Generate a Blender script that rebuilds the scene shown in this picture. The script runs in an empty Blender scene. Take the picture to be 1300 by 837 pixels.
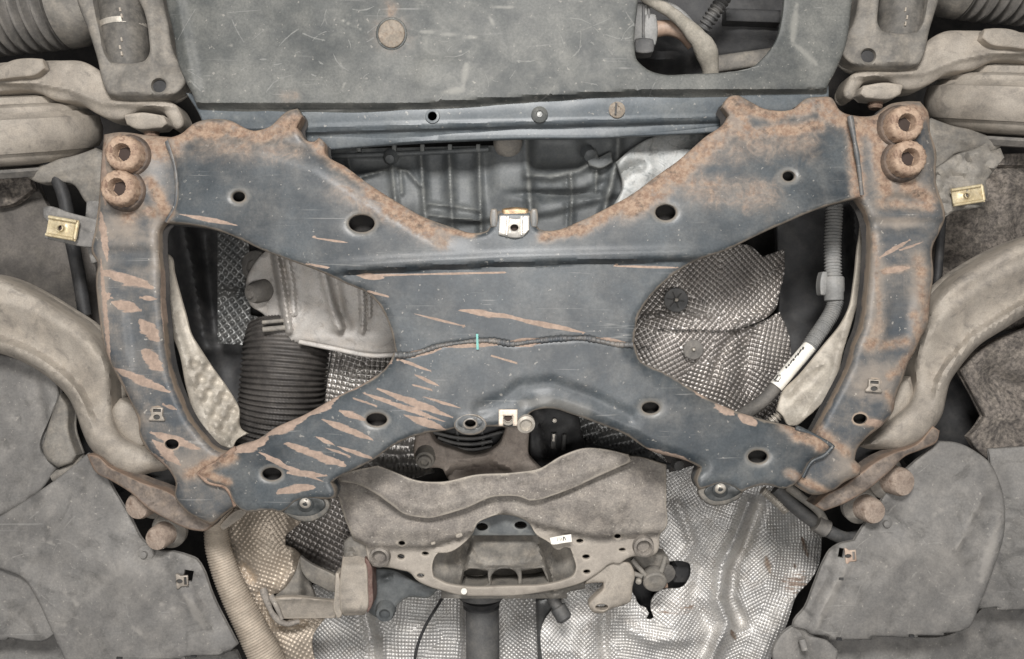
import bpy, bmesh, math, random
import numpy as np
from mathutils import Vector, geometry
S = bpy.context.scene
C = S.collection
R = math.radians
ZC = 0.70                                   # the phone is held 0.7 m above the workshop floor, looking straight up
FPX = 1000.0                                # focal length in photo pixels
# ---------------------------------------------------------------- camera, world, lamps, exposure
cd = bpy.data.cameras.new('camera'); cam = bpy.data.objects.new('camera', cd); C.objects.link(cam)
cam.location = (0, 0, ZC); cam.rotation_euler = (math.pi, 0, 0)
cd.sensor_width = 36; cd.lens = 36 * FPX / 1300; cd.clip_start = .01; cd.clip_end = 50
S.camera = cam
wd = bpy.data.worlds.new('World'); S.world = wd; wd.use_nodes = True
wd.node_tree.nodes['Background'].inputs[0].default_value = (.95, .97, 1, 1)
wd.node_tree.nodes['Background'].inputs[1].default_value = .09
def area(name, loc, aim, sx, sy, power, col):
    l = bpy.data.lights.new(name, 'AREA'); l.shape = 'RECTANGLE'; l.size = sx; l.size_y = sy; l.energy = power; l.color = col
    o = bpy.data.objects.new(name, l); C.objects.link(o); o.location = loc
    o.rotation_euler = (Vector(aim) - Vector(loc)).to_track_quat('-Z', 'Y').to_euler()
    return o
area('area_lamp', (-.05, -.75, .22), (0, .1, 1.75), .5, .25, 43, (1, .982, .968))
area('area_lamp', (.05, .25, .30), (0, .05, 1.8), .5, .35, 11, (1, .982, .968))  # unseen fill lamp added near the camera to soften the shadows
area('area_lamp', (-1.5, .1, .45), (-.1, .05, 1.75), .35, 1.0, 6.5, (1, .985, .975))
area('area_lamp', (1.5, .1, .45), (.1, .05, 1.75), .35, 1.0, 5.5, (1, .982, .968))
S.view_settings.view_transform = 'Standard'; S.view_settings.look = 'None'
S.view_settings.exposure = 0; S.view_settings.gamma = 1
S.cycles.max_bounces = 6; S.cycles.diffuse_bounces = 3; S.cycles.glossy_bounces = 3

# ---------------------------------------------------------------- maths helpers
def W(p, d):
    """photo direction (pixels) at depth d (mm) -> a place in the workshop (m)"""
    p = np.asarray(p, float).reshape(-1, 2); d = np.broadcast_to(np.asarray(d, float), (len(p),))
    return np.stack([(p[:, 0] - 650) * d / FPX / 1000, (p[:, 1] - 418.5) * d / FPX / 1000, d / 1000 + ZC], 1)
def sm(t): t = np.clip(t, 0, 1); return t * t * (3 - 2 * t)
def crom(P, closed, step, corner):
    P = np.asarray(P, float); n = len(P)
    def tang(i):
        a, b = P[(i - 1) % n], P[(i + 1) % n]
        if not closed and i in (0, n - 1): return None
        u, v = P[i] - a, b - P[i]
        lu, lv = np.linalg.norm(u) + 1e-9, np.linalg.norm(v) + 1e-9
        if np.dot(u[:2], v[:2]) / (np.linalg.norm(u[:2]) * np.linalg.norm(v[:2]) + 1e-9) < math.cos(math.radians(corner)): return None
        return (u / lu * lv + v / lv * lu) / (lu + lv)            # unit-ish tangent
    out = []
    for i in range(n if closed else n - 1):
        a, b = P[i], P[(i + 1) % n]; L = np.linalg.norm(b - a)
        ta, tb = tang(i), tang((i + 1) % n)
        ch = (b - a) / (L + 1e-9)
        ta = ch if ta is None else ta; tb = ch if tb is None else tb
        k = max(1, int(round(L / step)))
        for j in range(k):
            t = j / k; h1 = 2*t**3 - 3*t*t + 1; h2 = t**3 - 2*t*t + t; h3 = -2*t**3 + 3*t*t; h4 = t**3 - t*t
            out.append(h1*a + h2*L*ta + h3*b + h4*L*tb)
    if not closed: out.append(P[-1])
    return np.array(out)
def ell(cx, cy, rx, ry, ang=0, n=22):
    t = np.linspace(0, 2*np.pi, n, endpoint=False); c, s = math.cos(R(ang)), math.sin(R(ang))
    x, y = rx*np.cos(t), ry*np.sin(t)
    return np.stack([cx + x*c - y*s, cy + x*s + y*c], 1)
def rect(cx, cy, w, h, ang=0, r=0):
    c, s = math.cos(R(ang)), math.sin(R(ang)); q = []
    for sx, sy, a0 in ((1, 1, 0), (-1, 1, 90), (-1, -1, 180), (1, -1, 270)):
        if r <= 0: q.append((sx*w/2, sy*h/2))
        else:
            for a in (0, 30, 60, 90): q.append((sx*(w/2-r) + r*math.cos(R(a0+a)), sy*(h/2-r) + r*math.sin(R(a0+a))))
    q = np.array(q); return np.stack([cx + q[:, 0]*c - q[:, 1]*s, cy + q[:, 0]*s + q[:, 1]*c], 1)
def tiles(pts, n=26):
    """neighbouring points in bunches: (their numbers, middle, reach)"""
    if len(pts) < 60: return [(np.arange(len(pts)), pts.mean(0), np.hypot(*(pts - pts.mean(0)).T).max())] if len(pts) else []
    q = np.floor(pts/n).astype(np.int64); key = q[:, 0]*100003 + q[:, 1]; o = np.argsort(key, kind='stable')
    cuts = np.flatnonzero(np.diff(key[o])) + 1; out = []
    for ids in np.split(o, cuts):
        c = pts[ids].mean(0); out.append((ids, c, np.hypot(*(pts[ids] - c).T).max()))
    return out
def _sd(p, A, AB, L2):
    p = p[:, None, :]; t = np.clip(((p - A)*AB).sum(2)/L2, 0, 1); d = p - A - t[..., None]*AB
    return np.sqrt((d*d).sum(2))
def segdist(pts, A, B):
    out = np.full(len(pts), 1e9); AB = B - A; L2 = (AB**2).sum(1) + 1e-12
    for ids, c, r in tiles(pts):
        if len(A) > 12:
            dc = _sd(c[None], A, AB, L2)[0]; k = dc <= dc.min() + 2*r + 1e-9
            out[ids] = _sd(pts[ids], A[k], AB[k], L2[k]).min(1)
        else: out[ids] = _sd(pts[ids], A, AB, L2).min(1)
    return out
def loopdist(pts, loops):
    if not len(pts): return np.zeros(0)
    return segdist(pts, np.concatenate(loops), np.concatenate([np.roll(l, -1, 0) for l in loops]))
def inside(pts, loop):
    A = loop; B = np.roll(loop, -1, 0); res = np.zeros(len(pts), bool); AB = B - A; L2 = (AB**2).sum(1) + 1e-12
    def ev(q):
        x = q[:, 0:1]; y = q[:, 1:2]; c = (A[:, 1] > y) != (B[:, 1] > y)
        return ((c & (x < A[:, 0] + (y - A[:, 1])*AB[:, 0]/(AB[:, 1] + 1e-12))).sum(1) % 2) == 1
    for ids, c, r in tiles(pts):
        if _sd(c[None], A, AB, L2).min() > r + 1e-6: res[ids] = ev(c[None])[0]
        else: res[ids] = ev(pts[ids])
    return res
def vnoise(x, y, sc, seed=0, octv=3):
    tot = 0; amp = 1; nrm = 0
    for o in range(octv):
        u, v = x/sc + seed*7.13, y/sc + seed*3.71; iu, iv = np.floor(u), np.floor(v); fu, fv = sm(u-iu), sm(v-iv)
        h = lambda a, b: np.modf(np.abs(np.sin(a*127.1 + b*311.7 + seed*17.3)*43758.5453))[0]
        tot = tot + amp*((h(iu, iv)*(1-fu) + h(iu+1, iv)*fu)*(1-fv) + (h(iu, iv+1)*(1-fu) + h(iu+1, iv+1)*fu)*fv)
        nrm += amp; amp *= .5; sc = sc/2
    return tot/nrm - .5
def pl(x, y, P):                              # distance to a polyline
    P = np.asarray(P, float); return segdist(np.stack([x, y], 1), P[:-1], P[1:])
def segs(x, y, L, K=1.15):                            # strongest of many tapered strokes (x0,y0,x1,y1,w)
    m = np.zeros(len(x))
    for x0, y0, x1, y1, w in L:
        dx, dy = x1-x0, y1-y0; l2 = dx*dx + dy*dy + 1e-9
        t = np.clip(((x-x0)*dx + (y-y0)*dy)/l2, 0, 1)
        tw = w*(.12 + .88*np.sin(np.pi*np.clip(t, .02, .98))**.75) if w > 1.6 else w
        m = np.maximum(m, 1 - np.hypot(x-x0-t*dx, y-y0-t*dy)/(tw*K))
    return np.clip(m, 0, 1)
def soft(x, y, L, K=1.0):                     # the same strokes with a soft fall-off
    m = np.zeros(len(x))
    for x0, y0, x1, y1, w in L:
        dx, dy = x1-x0, y1-y0; l2 = dx*dx + dy*dy + 1e-9; t = np.clip(((x-x0)*dx + (y-y0)*dy)/l2, 0, 1)
        m = np.maximum(m, np.exp(-(np.hypot(x-x0-t*dx, y-y0-t*dy)/(w*K))**2))
    return m
def blobs(x, y, L):
    m = np.zeros(len(x))
    for cx, cy, rx, ry in L: m = np.maximum(m, np.exp(-((x-cx)/rx)**2 - ((y-cy)/ry)**2))
    return m

# ---------------------------------------------------------------- object helpers
ORG = {}
def thing(name, label, cat, px, py, d, group=None):
    o = bpy.data.objects.new(name, None); C.objects.link(o); o.empty_display_size = .05
    o.location = W((px, py), d)[0]; ORG[o.name] = Vector(o.location)
    return tag(o, label, cat, group)
def tag(o, label=None, cat=None, group=None, kind=None):
    if label: o['label'] = label
    if cat: o['category'] = cat
    if group: o['group'] = group
    if kind or cat: o['kind'] = kind or 'thing'
    return o
def mk(name, V, F, mat, parent=None, attrs=None, smooth=45):
    V = np.asarray(V, float)
    if parent is not None: org = ORG[parent.name]
    else: org = Vector((V.min(0) + V.max(0)) / 2)
    me = bpy.data.meshes.new(name); me.from_pydata((V - np.array(org)).tolist(), [], [list(map(int, f)) for f in F]); me.update()
    for k, a in (attrs or {}).items():
        at = me.attributes.new(k, 'FLOAT', 'POINT'); at.data.foreach_set('value', np.asarray(a, np.float32))
    if smooth:
        me.polygons.foreach_set('use_smooth', [True]*len(me.polygons))
        if smooth < 180: me.set_sharp_from_angle(angle=R(smooth))
    me.materials.append(mat)
    o = bpy.data.objects.new(name, me); C.objects.link(o)
    if parent is not None: o.parent = parent
    else: o.location = org
    ORG[o.name] = org
    return o
XF = None                                     # optional pixel mapping (used to build the mirrored side of the car)
def T(p):
    p = np.asarray(p, float)
    if XF is None: return p
    q = p.copy(); q[:, :2] = XF(p[:, 0], p[:, 1]) if p.shape[1] == 2 else XF(p[:, 0], p[:, 1]); return q
def tri(loops, extra, step):
    """constrained triangulation of a region with holes"""
    pts = []; edges = []; n0 = 0
    for l in loops:
        k = len(l); pts.append(l); edges += [(n0+i, n0+(i+1) % k) for i in range(k)]; n0 += k
    if len(extra): pts.append(extra)
    P = np.concatenate(pts)
    res = geometry.delaunay_2d_cdt([Vector(p) for p in P.tolist()], edges, [], 0, 1e-5)
    V = np.array([(v.x, v.y) for v in res[0]]); F = np.array([f for f in res[2] if len(f) == 3])
    cen = V[F].mean(1); ok = inside(cen, loops[0])
    for h in loops[1:]: ok &= ~inside(cen, h)
    F = F[ok]
    a = V[F[:, 0]]; b = V[F[:, 1]]; c = V[F[:, 2]]
    cr = (b[:, 0]-a[:, 0])*(c[:, 1]-a[:, 1]) - (b[:, 1]-a[:, 1])*(c[:, 0]-a[:, 0])
    F = F[np.abs(cr) > 1e-9]; cr = cr[np.abs(cr) > 1e-9]
    F[cr > 0] = F[cr > 0][:, ::-1]                # faces look towards -Z (down, to the viewer)
    return V, F
def sheet(name, outline, d, mat, parent=None, holes=(), thick=3, box=0, roll=(4, 3), hroll=(0, 0), step=6, zf=None,
          masks=None, corner=50, extra=None, smooth=40, raw=False, back=True):
    """a pressed, cast or cut piece: a front skin shaped by zf, rolled edges, side walls and a back"""
    out = crom(T(outline), True, step, corner) if not raw else T(outline)
    hl = []
    for h in holes:
        h = ell(*h) if len(np.shape(h)) == 1 else crom(h, True, min(step, 4), corner)
        hl.append(T(h))
    loops = [out] + hl
    lo, hi = out.min(0), out.max(0)
    xs = np.arange(lo[0], hi[0]+step, step); ys = np.arange(lo[1], hi[1]+step, step*.866)
    gx, gy = np.meshgrid(xs, ys); gx = gx + (np.arange(len(ys)) % 2)[:, None]*step/2
    rg = np.random.default_rng(5)
    G = np.stack([gx.ravel(), gy.ravel()], 1); G = G + (rg.random(G.shape)-.5)*step*(.15 if step > 2 else .03)
    G = G[inside(G, out)]
    for h in hl: G = G[~inside(G, h)]
    G = G[loopdist(G, loops) > step*.55]
    ex = []
    def ring(l, w, sgn):
        t = np.roll(l, -1, 0) - np.roll(l, 1, 0); t /= np.linalg.norm(t, axis=1)[:, None] + 1e-9
        nrm = np.stack([-t[:, 1], t[:, 0]], 1)*sgn
        return l + nrm*w
    ar = lambda l: .5*np.sum(l[:, 0]*np.roll(l[:, 1], -1) - np.roll(l[:, 0], -1)*l[:, 1])
    if roll[0] > 0:
        for f in (.12, .35, .7):
            ex.append((ring(out, roll[0]*f, np.sign(ar(out))), roll[0]*f))
    for h in hl:
        if hroll[0] > 0:
            for f in (.3, .75): ex.append((ring(h, hroll[0]*f, -np.sign(ar(h))), hroll[0]*f))
    if extra is not None and len(extra): ex.append((T(np.asarray(extra, float)), 1.0))
    E = np.zeros((0, 2))
    for q, w in ex:
        q = q[inside(q, out)]
        for h in hl: q = q[~inside(q, h)]
        if len(q): q = q[loopdist(q, loops) > w*.9 - 1e-6]
        E = np.concatenate([E, q])
    if len(E):
        from mathutils.kdtree import KDTree
        kd = KDTree(len(E)); [kd.insert((p[0], p[1], 0), i) for i, p in enumerate(E)]; kd.balance()
        mind = step*.5
        near = loopdist(G, loops) < (roll[0] + step if extra is None else 1e9)
        G = G[np.array([(not nr) or kd.find((g[0], g[1], 0))[2] > mind for g, nr in zip(G, near)], bool)]
        G = np.concatenate([G, E])
    V, F = tri(loops, G, step)
    e_o = loopdist(V, [out]); e = loopdist(V, loops)
    if XF is None: sx, sy = V[:, 0], V[:, 1]
    else:
        q = XF(V[:, 0], V[:, 1]) if not hasattr(XF, 'inv') else XF.inv(V[:, 0], V[:, 1]); sx, sy = q[:, 0], q[:, 1]
    z = np.full(len(V), float(d)) if not callable(d) else np.asarray(d(sx, sy), float)
    zz = np.zeros(len(V))
    if zf is not None: zz = zz + zf(sx, sy)
    if roll[0] > 0:
        t = 1 - np.clip(e_o/roll[0], 0, 1); zz = zz + roll[1]*(1 - np.sqrt(np.clip(1-t*t, 0, 1)))
    if hroll[0] > 0 and hl:
        t = 1 - np.clip(loopdist(V, hl)/hroll[0], 0, 1); zz = zz + hroll[1]*(1 - np.sqrt(np.clip(1-t*t, 0, 1)))
    P = W(V, z + zz); n = len(P)
    faces = [tuple(f) for f in F]
    key = {}
    cnt = {}
    for f in F:
        for a, b in ((f[0], f[1]), (f[1], f[2]), (f[2], f[0])):
            cnt[(int(a), int(b))] = 1
    bd = [(a, b) for (a, b) in cnt if (b, a) not in cnt]
    verts = [P]; T_ = box if box else thick
    if box:
        # hollow box section: short lips round the holes, deep outer walls, a plain back
        mx = e_o < .01
        off = np.where(mx, box, thick)
        ids = sorted({v for ab in bd for v in ab}); mp = {v: n+i for i, v in enumerate(ids)}
        Q = P[ids].copy(); Q[:, 2] += off[ids]/1000; verts.append(Q)
        for a, b in bd: faces.append((b, a, mp[a], mp[b]))
        o2 = out[::2] if len(out) > 60 else out
        V2, F2 = tri([o2], np.zeros((0, 2)), step); P2 = W(V2, (float(d) if not callable(d) else float(np.mean(z)))+0.0); P2[:, 2] = (z.mean()+box*.96)/1000 + ZC
        n2 = n + len(ids); verts.append(P2); faces += [tuple(int(i)+n2 for i in f[::-1]) for f in F2]
        tot = len(Q) + len(P2)
        at_i = ids + [0]*len(P2)
    elif back:
        Q = P.copy(); Q[:, 2] += T_/1000; verts.append(Q)
        faces += [tuple(int(i)+n for i in f[::-1]) for f in F]
        for a, b in bd: faces.append((b, a, a+n, b+n))
        at_i = list(range(n))
    else: at_i = []
    attrs = {}
    for k, fn in (masks or {}).items():
        v = np.clip(fn(sx, sy, e), 0, 1); attrs[k] = np.concatenate([v, (0 if box else .8)*v[at_i]]) if len(at_i) else v
    ev = np.exp(-e/4.0); attrs['edge'] = np.concatenate([ev, 0*ev[at_i]]) if len(at_i) else ev
    o = mk(name, np.concatenate(verts), faces, mat, parent, attrs, smooth)
    if box:                                   # near-black back paints in the shade inside the hollow section
        o.data.materials.append(deep)
        mi = np.zeros(len(o.data.polygons), np.int32); mi[-len(F2):] = 1; o.data.polygons.foreach_set('material_index', mi)
    return o
def frame_along(P):
    tg = np.gradient(P, axis=0); tg /= np.linalg.norm(tg, axis=1)[:, None] + 1e-12
    u = np.cross(tg[0], (0, 0, 1.0));
    if np.linalg.norm(u) < 1e-3: u = np.cross(tg[0], (1.0, 0, 0))
    u /= np.linalg.norm(u); U = [u]
    for i in range(1, len(P)):
        u = U[-1] - tg[i]*np.dot(U[-1], tg[i]); u /= np.linalg.norm(u) + 1e-12; U.append(u)
    U = np.array(U); return tg, U, np.cross(tg, U)
def tube(name, path, r, mat, parent=None, corr=None, seg=18, step=None, closed_ends=True, smooth=60, corner=75, wob=0, flat=1.0):
    """a hose, pipe or rod along photo points (px,py,depth); r in mm, one value or one per point"""
    path = np.asarray(path, float)
    if XF is not None: path = path.copy(); path[:, :2] = XF(path[:, 0], path[:, 1])
    rr = np.broadcast_to(np.asarray(r, float), (len(path),))
    st = step or (corr[0]/7 if corr else 5)
    A = crom(np.concatenate([path, rr[:, None]*1.0], 1), False, st, corner)
    P = W(A[:, :2], A[:, 2]); rad = A[:, 3]/1000
    s = np.concatenate([[0], np.cumsum(np.linalg.norm(np.diff(P, axis=0), axis=1))])*1000
    if corr: rad = rad + corr[1]/1000*np.clip(np.cos(2*np.pi*s/corr[0])*1.5, -1, 1)
    if wob: rad = rad*(1 + wob*vnoise(s, s*0, 18, 3, 2))
    tg, U, B = frame_along(P); n = len(P); th = np.linspace(0, 2*np.pi, seg, endpoint=False)
    V = (P[:, None] + rad[:, None, None]*(np.cos(th)[None, :, None]*U[:, None] + flat*np.sin(th)[None, :, None]*B[:, None])).reshape(-1, 3)
    F = [(i*seg+j, i*seg+(j+1) % seg, (i+1)*seg+(j+1) % seg, (i+1)*seg+j) for i in range(n-1) for j in range(seg)]
    if closed_ends: F += [tuple(range(seg))[::-1], tuple((n-1)*seg+j for j in range(seg))]
    return mk(name, V, F, mat, parent, None, smooth)
def lathe(name, c, axis, prof, mat, parent=None, seg=32, smooth=40, knurl=None):
    """turned piece: profile (distance along axis, radius) in mm from a place c=(px,py,depth); axis in the workshop's x,y,z"""
    c = np.asarray(c, float); ax = Vector(axis).normalized()
    if XF is not None: c = c.copy(); c[:2] = XF(np.array([c[0]]), np.array([c[1]]))[0]; ax = Vector((ax.x*XF.sx, ax.y, ax.z))
    o = Vector(W(c[:2], c[2])[0]); u = ax.orthogonal().normalized(); v = ax.cross(u)
    V = []; F = []; n = len(prof)
    for t, r in prof:
        for j in range(seg):
            a = 2*math.pi*j/seg; rr = r*(1 + (knurl*(1 if (j % 2) else -1) if knurl else 0))
            V.append(o + ax*(t/1000) + (u*math.cos(a) + v*math.sin(a))*(rr/1000))
    for i in range(n-1):
        for j in range(seg): F.append((i*seg+j, i*seg+(j+1) % seg, (i+1)*seg+(j+1) % seg, (i+1)*seg+j))
    F += [tuple(range(seg))[::-1], tuple((n-1)*seg+j for j in range(seg))]
    return mk(name, [tuple(q) for q in V], F, mat, parent, None, smooth)
class Mirror:
    def __init__(s, cx, dy): s.cx, s.dy, s.sx = cx, dy, -1
    def __call__(s, x, y): return np.stack([s.cx - x, y + s.dy], 1)
    def inv(s, x, y): return np.stack([s.cx - x, y - s.dy], 1)

# ---------------------------------------------------------------- materials
class NT:
    def __init__(s, m): s.t = m.node_tree; s.n = s.t.nodes; s.l = s.t.links
    def put(s, node, key, v):
        i = node.inputs[key]
        if isinstance(v, bpy.types.NodeSocket): s.l.new(v, i)
        elif isinstance(v, (tuple, list)) and len(v) == 3 and i.type == 'RGBA': i.default_value = (*v, 1)
        else: i.default_value = v
    def math(s, op, a, b=0.0, clamp=False):
        k = s.n.new('ShaderNodeMath'); k.operation = op; k.use_clamp = clamp; s.put(k, 0, a); s.put(k, 1, b); return k.outputs[0]
    def noise(s, vec, sc, det=4, rough=.55, dist=0):
        k = s.n.new('ShaderNodeTexNoise'); s.put(k, 'Vector', vec); s.put(k, 'Scale', sc); s.put(k, 'Detail', det); s.put(k, 'Roughness', rough); s.put(k, 'Distortion', dist); return k.outputs[0]
    def ramp(s, v, a, b):
        k = s.n.new('ShaderNodeMapRange'); k.interpolation_type = 'SMOOTHSTEP'; s.put(k, 0, v); s.put(k, 1, a); s.put(k, 2, b); return k.outputs[0]
    def mix(s, f, a, b, mode='MIX'):
        k = s.n.new('ShaderNodeMix'); k.data_type = 'RGBA'; k.blend_type = mode; s.put(k, 0, f); s.put(k, 6, a); s.put(k, 7, b); return k.outputs[2]
    def attr(s, nm):
        k = s.n.new('ShaderNodeAttribute'); k.attribute_name = nm; return k.outputs['Fac']
def M(name, base, alt=None, dust=(.30, .26, .215), da=.3, rough=.75, metal=0.0, s=14, grain=320, bump=.25, gamt=.2,
      spec=.4, speck=0.0, scratch=0.0, edge=.0, edgec=None, stain=None, sa=0.0, ma=True, tan=(.36, .265, .205), rust=((.185, .112, .074), (.30, .212, .148), (.06, .043, .034))):
    m = bpy.data.materials.new(name); m.use_nodes = True; k = NT(m); b = k.n['Principled BSDF']
    tc = k.n.new('ShaderNodeTexCoord').outputs['Object']
    alt = alt or tuple(c*1.45 for c in base)
    n1 = k.noise(tc, s, 6, .6, .4); col = k.mix(k.ramp(n1, .36, .66), base, alt)
    if stain: col = k.mix(k.math('MULTIPLY', k.ramp(k.noise(tc, s*2.3, 5, .65, 1.2), .5, .68), sa), col, stain)
    nd = k.noise(tc, s*3.1, 7, .68); df = k.math('MULTIPLY', k.math('MULTIPLY', k.ramp(nd, .36, .82), da), k.math('SUBTRACT', 1.0, k.attr('clean'), True)); col = k.mix(df, col, dust)
    ng = k.noise(tc, grain, 3, .7); col = k.mix(gamt, col, k.mix(k.ramp(ng, .3, .7), (.35, .35, .35), (1.45, 1.42, 1.38)), 'MULTIPLY')
    if speck:
        ns = k.noise(tc, grain*.55, 2, .5); col = k.mix(k.math('MULTIPLY', k.ramp(ns, .68, .73), speck), col, (.5, .46, .40))
    if scratch:
        for rz, sc in ((.55, 1.0), (-.9, .8), (.15, 1.2)):
            mp = k.n.new('ShaderNodeMapping'); k.put(mp, 0, tc); mp.inputs['Rotation'].default_value = (0, 0, rz); mp.inputs['Scale'].default_value = (9*sc, 190*sc, 40)
            ns = k.noise(mp.outputs[0], 1.0, 2, .5, .6); col = k.mix(k.math('MULTIPLY', k.ramp(ns, .70, .76), scratch), col, (.33, .32, .30))
    if edge: 
        e = k.math('ADD', k.attr('edge'), k.math('MULTIPLY', k.math('SUBTRACT', k.noise(tc, 60, 4, .6), .5), .9))
        col = k.mix(k.math('MULTIPLY', k.ramp(e, .45, .85), edge), col, edgec or dust)
    r_ = rough
    if ma:
        nA = k.noise(tc, 46, 8, .7, .6); nB = k.noise(tc, 150, 5, .7)
        def msk(nm, lo, hi, amt, nz):
            a = k.attr(nm); g = k.math('MULTIPLY', a, 6, True)
            return k.ramp(k.math('ADD', a, k.math('MULTIPLY', k.math('MULTIPLY', k.math('SUBTRACT', nz, .5), amt), g)), lo, hi)
        fc = msk('mc', .12, .85, 1.1, nA); col = k.mix(k.math('MULTIPLY', fc, .5), col, dust)
        fs_ = msk('ma', .02, .6, .9, nA); col = k.mix(k.math('MULTIPLY', fs_, .62), col, k.mix(k.ramp(nB, .3, .7), (.13, .105, .085), (.24, .195, .155))); fa = msk('ma', .3, .95, 1.7, nA)
        rc = k.mix(k.ramp(nB, .35, .65), rust[0], rust[1]); rc = k.mix(k.math('MULTIPLY', k.ramp(k.noise(tc, 48, 7, .78), .50, .66), .9), rc, rust[2]); rc = k.mix(k.math('MULTIPLY', k.ramp(k.noise(tc, 28, 6, .7), .5, .62), .55), rc, dust)
        col = k.mix(k.math('MULTIPLY', fa, .82), col, rc)
        mp = k.n.new('ShaderNodeMapping'); k.put(mp, 0, tc); mp.inputs['Rotation'].default_value = (0, 0, -.33); mp.inputs['Scale'].default_value = (22, 150, 60)
        nS = k.noise(mp.outputs[0], 1.0, 5, .65)
        fb = msk('mb', .24, .40, 1.5, nS); tc2 = k.mix(k.ramp(nB, .35, .7), tuple(c*.70 for c in tan), tan); tc2 = k.mix(k.math('MULTIPLY', k.ramp(nA, .5, .7), .5), tc2, tuple(c*.5 for c in tan))
        col = k.mix(k.math('MULTIPLY', fb, .86), col, tc2)
        r_ = k.math('ADD', rough, k.math('MULTIPLY', k.math('MAXIMUM', fa, fb), .9-rough), True)
    k.put(b, 'Base Color', col); k.put(b, 'Roughness', r_); k.put(b, 'Metallic', metal); k.put(b, 'Specular IOR Level', spec)
    bp = k.n.new('ShaderNodeBump'); k.put(bp, 'Strength', bump); k.put(bp, 'Distance', .0012)
    hh = k.math('ADD', k.math('MULTIPLY', ng, .6), k.math('MULTIPLY', nd, .8)); k.put(bp, 'Height', hh); k.put(b, 'Normal', bp.outputs[0])
    return m
def flat(name, col, rough=.5, metal=0):
    m = bpy.data.materials.new(name); m.use_nodes = True; b = m.node_tree.nodes['Principled BSDF']
    b.inputs['Base Color'].default_value = (*col, 1); b.inputs['Roughness'].default_value = rough; b.inputs['Metallic'].default_value = metal; return m
paint = M('chassis_paint', (.022, .028, .033), (.052, .061, .067), dust=(.20, .19, .172), da=.34, rough=.42, spec=.42, s=8, speck=.26, scratch=.28, edge=.55, edgec=(.30, .24, .18), bump=.12, gamt=.28)
raildirt = M('chassis_paint_dirty', (.042, .050, .058), (.088, .088, .086), dust=(.30, .25, .20), da=.55, rough=.5, s=13, speck=.4, scratch=.25, edge=.7, edgec=(.33, .25, .18), bump=.2)
bracketm = M('dirty_bracket_steel', (.085, .07, .06), (.165, .138, .118), dust=(.34, .265, .2), da=.5, rough=.8, s=30, bump=.4, edge=.55, edgec=(.27, .18, .125), stain=(.05, .04, .035), sa=.6)
boltend = M('dusty_rust_bolt', (.20, .155, .125), (.30, .24, .195), dust=(.42, .34, .27), da=.5, rough=.85, s=60, bump=.5, stain=(.12, .075, .05), sa=.6)
rustm = M('rusted_steel', (.125, .078, .055), (.24, .165, .122), dust=(.38, .29, .22), da=.5, rough=.9, s=40, grain=260, bump=.6, stain=(.07, .04, .03), sa=.7)
tray_m = M('undertray_plastic', (.036, .040, .039), (.088, .090, .084), dust=(.24, .232, .205), da=.38, rough=.58, s=7, speck=.22, scratch=.25, bump=.2, stain=(.045, .048, .048), sa=.6, gamt=.3, tan=(.20, .20, .188))
lip_m = M('undertray_lip_plastic', (.05, .061, .070), (.085, .097, .105), dust=(.24, .24, .22), da=.25, rough=.42, s=9, speck=.25, bump=.1, gamt=.25)
splash = M('splash_shield_plastic', (.115, .11, .104), (.175, .168, .158), dust=(.30, .28, .252), da=.55, rough=.72, s=9, speck=.25, scratch=.25, bump=.28, stain=(.07, .067, .063), sa=.7, tan=(.25, .238, .22))
castd = M('dusty_aluminium', (.218, .194, .164), (.325, .291, .248), dust=(.455, .395, .322), da=.5, rough=.72, s=15, grain=520, bump=.45, stain=(.11, .10, .09), sa=.55, edge=.45, edgec=(.45, .39, .32))
silver = M('silver_grey_casting', (.38, .36, .335), (.52, .495, .465), dust=(.47, .41, .345), da=.5, rough=.6, s=17, grain=520, bump=.4, stain=(.13, .12, .11), sa=.5)
castg = M('grey_dusty_casting', (.12, .112, .100), (.21, .195, .172), dust=(.37, .325, .265), da=.5, rough=.75, s=18, bump=.35, stain=(.09, .085, .08), sa=.5)
pan_m = M('dark_engine_casting', (.062, .068, .071), (.102, .108, .109), dust=(.24, .24, .22), da=.25, rough=.55, s=16, bump=.2, edge=.35, edgec=(.26, .26, .24))
pale = M('pale_aluminium', (.22, .228, .222), (.32, .325, .315), da=.3, rough=.5, metal=.2, s=25, stain=(.10, .11, .11), sa=.8, bump=.25)
rubber = M('old_rubber', (.095, .09, .083), (.15, .14, .128), dust=(.27, .245, .21), da=.45, rough=.8, s=24, bump=.3)
black = M('black_plastic', (.020, .020, .021), (.034, .034, .034), dust=(.12, .11, .10), da=.25, rough=.6, s=20, bump=.2, ma=False)
deep = M('underbody_gap_shade', (.013, .0125, .012), (.024, .022, .021), da=.08, rough=.9, s=10, ma=False)  # near-black underbody, also painted-in shade for gaps and hollow sections
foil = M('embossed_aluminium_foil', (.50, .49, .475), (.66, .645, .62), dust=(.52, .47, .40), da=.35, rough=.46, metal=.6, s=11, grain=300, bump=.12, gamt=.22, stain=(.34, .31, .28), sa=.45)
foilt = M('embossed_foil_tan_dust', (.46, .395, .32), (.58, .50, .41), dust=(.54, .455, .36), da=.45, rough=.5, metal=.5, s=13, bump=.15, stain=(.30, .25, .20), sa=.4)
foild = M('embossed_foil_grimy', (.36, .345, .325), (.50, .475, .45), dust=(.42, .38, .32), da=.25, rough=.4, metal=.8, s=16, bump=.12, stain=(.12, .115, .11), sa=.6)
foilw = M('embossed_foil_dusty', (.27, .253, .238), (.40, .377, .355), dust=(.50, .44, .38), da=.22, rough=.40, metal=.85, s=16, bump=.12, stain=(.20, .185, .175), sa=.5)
foilk = M('embossed_foil_dark', (.10, .103, .103), (.17, .17, .165), dust=(.28, .26, .23), da=.3, rough=.4, metal=.6, s=16, bump=.12)
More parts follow.
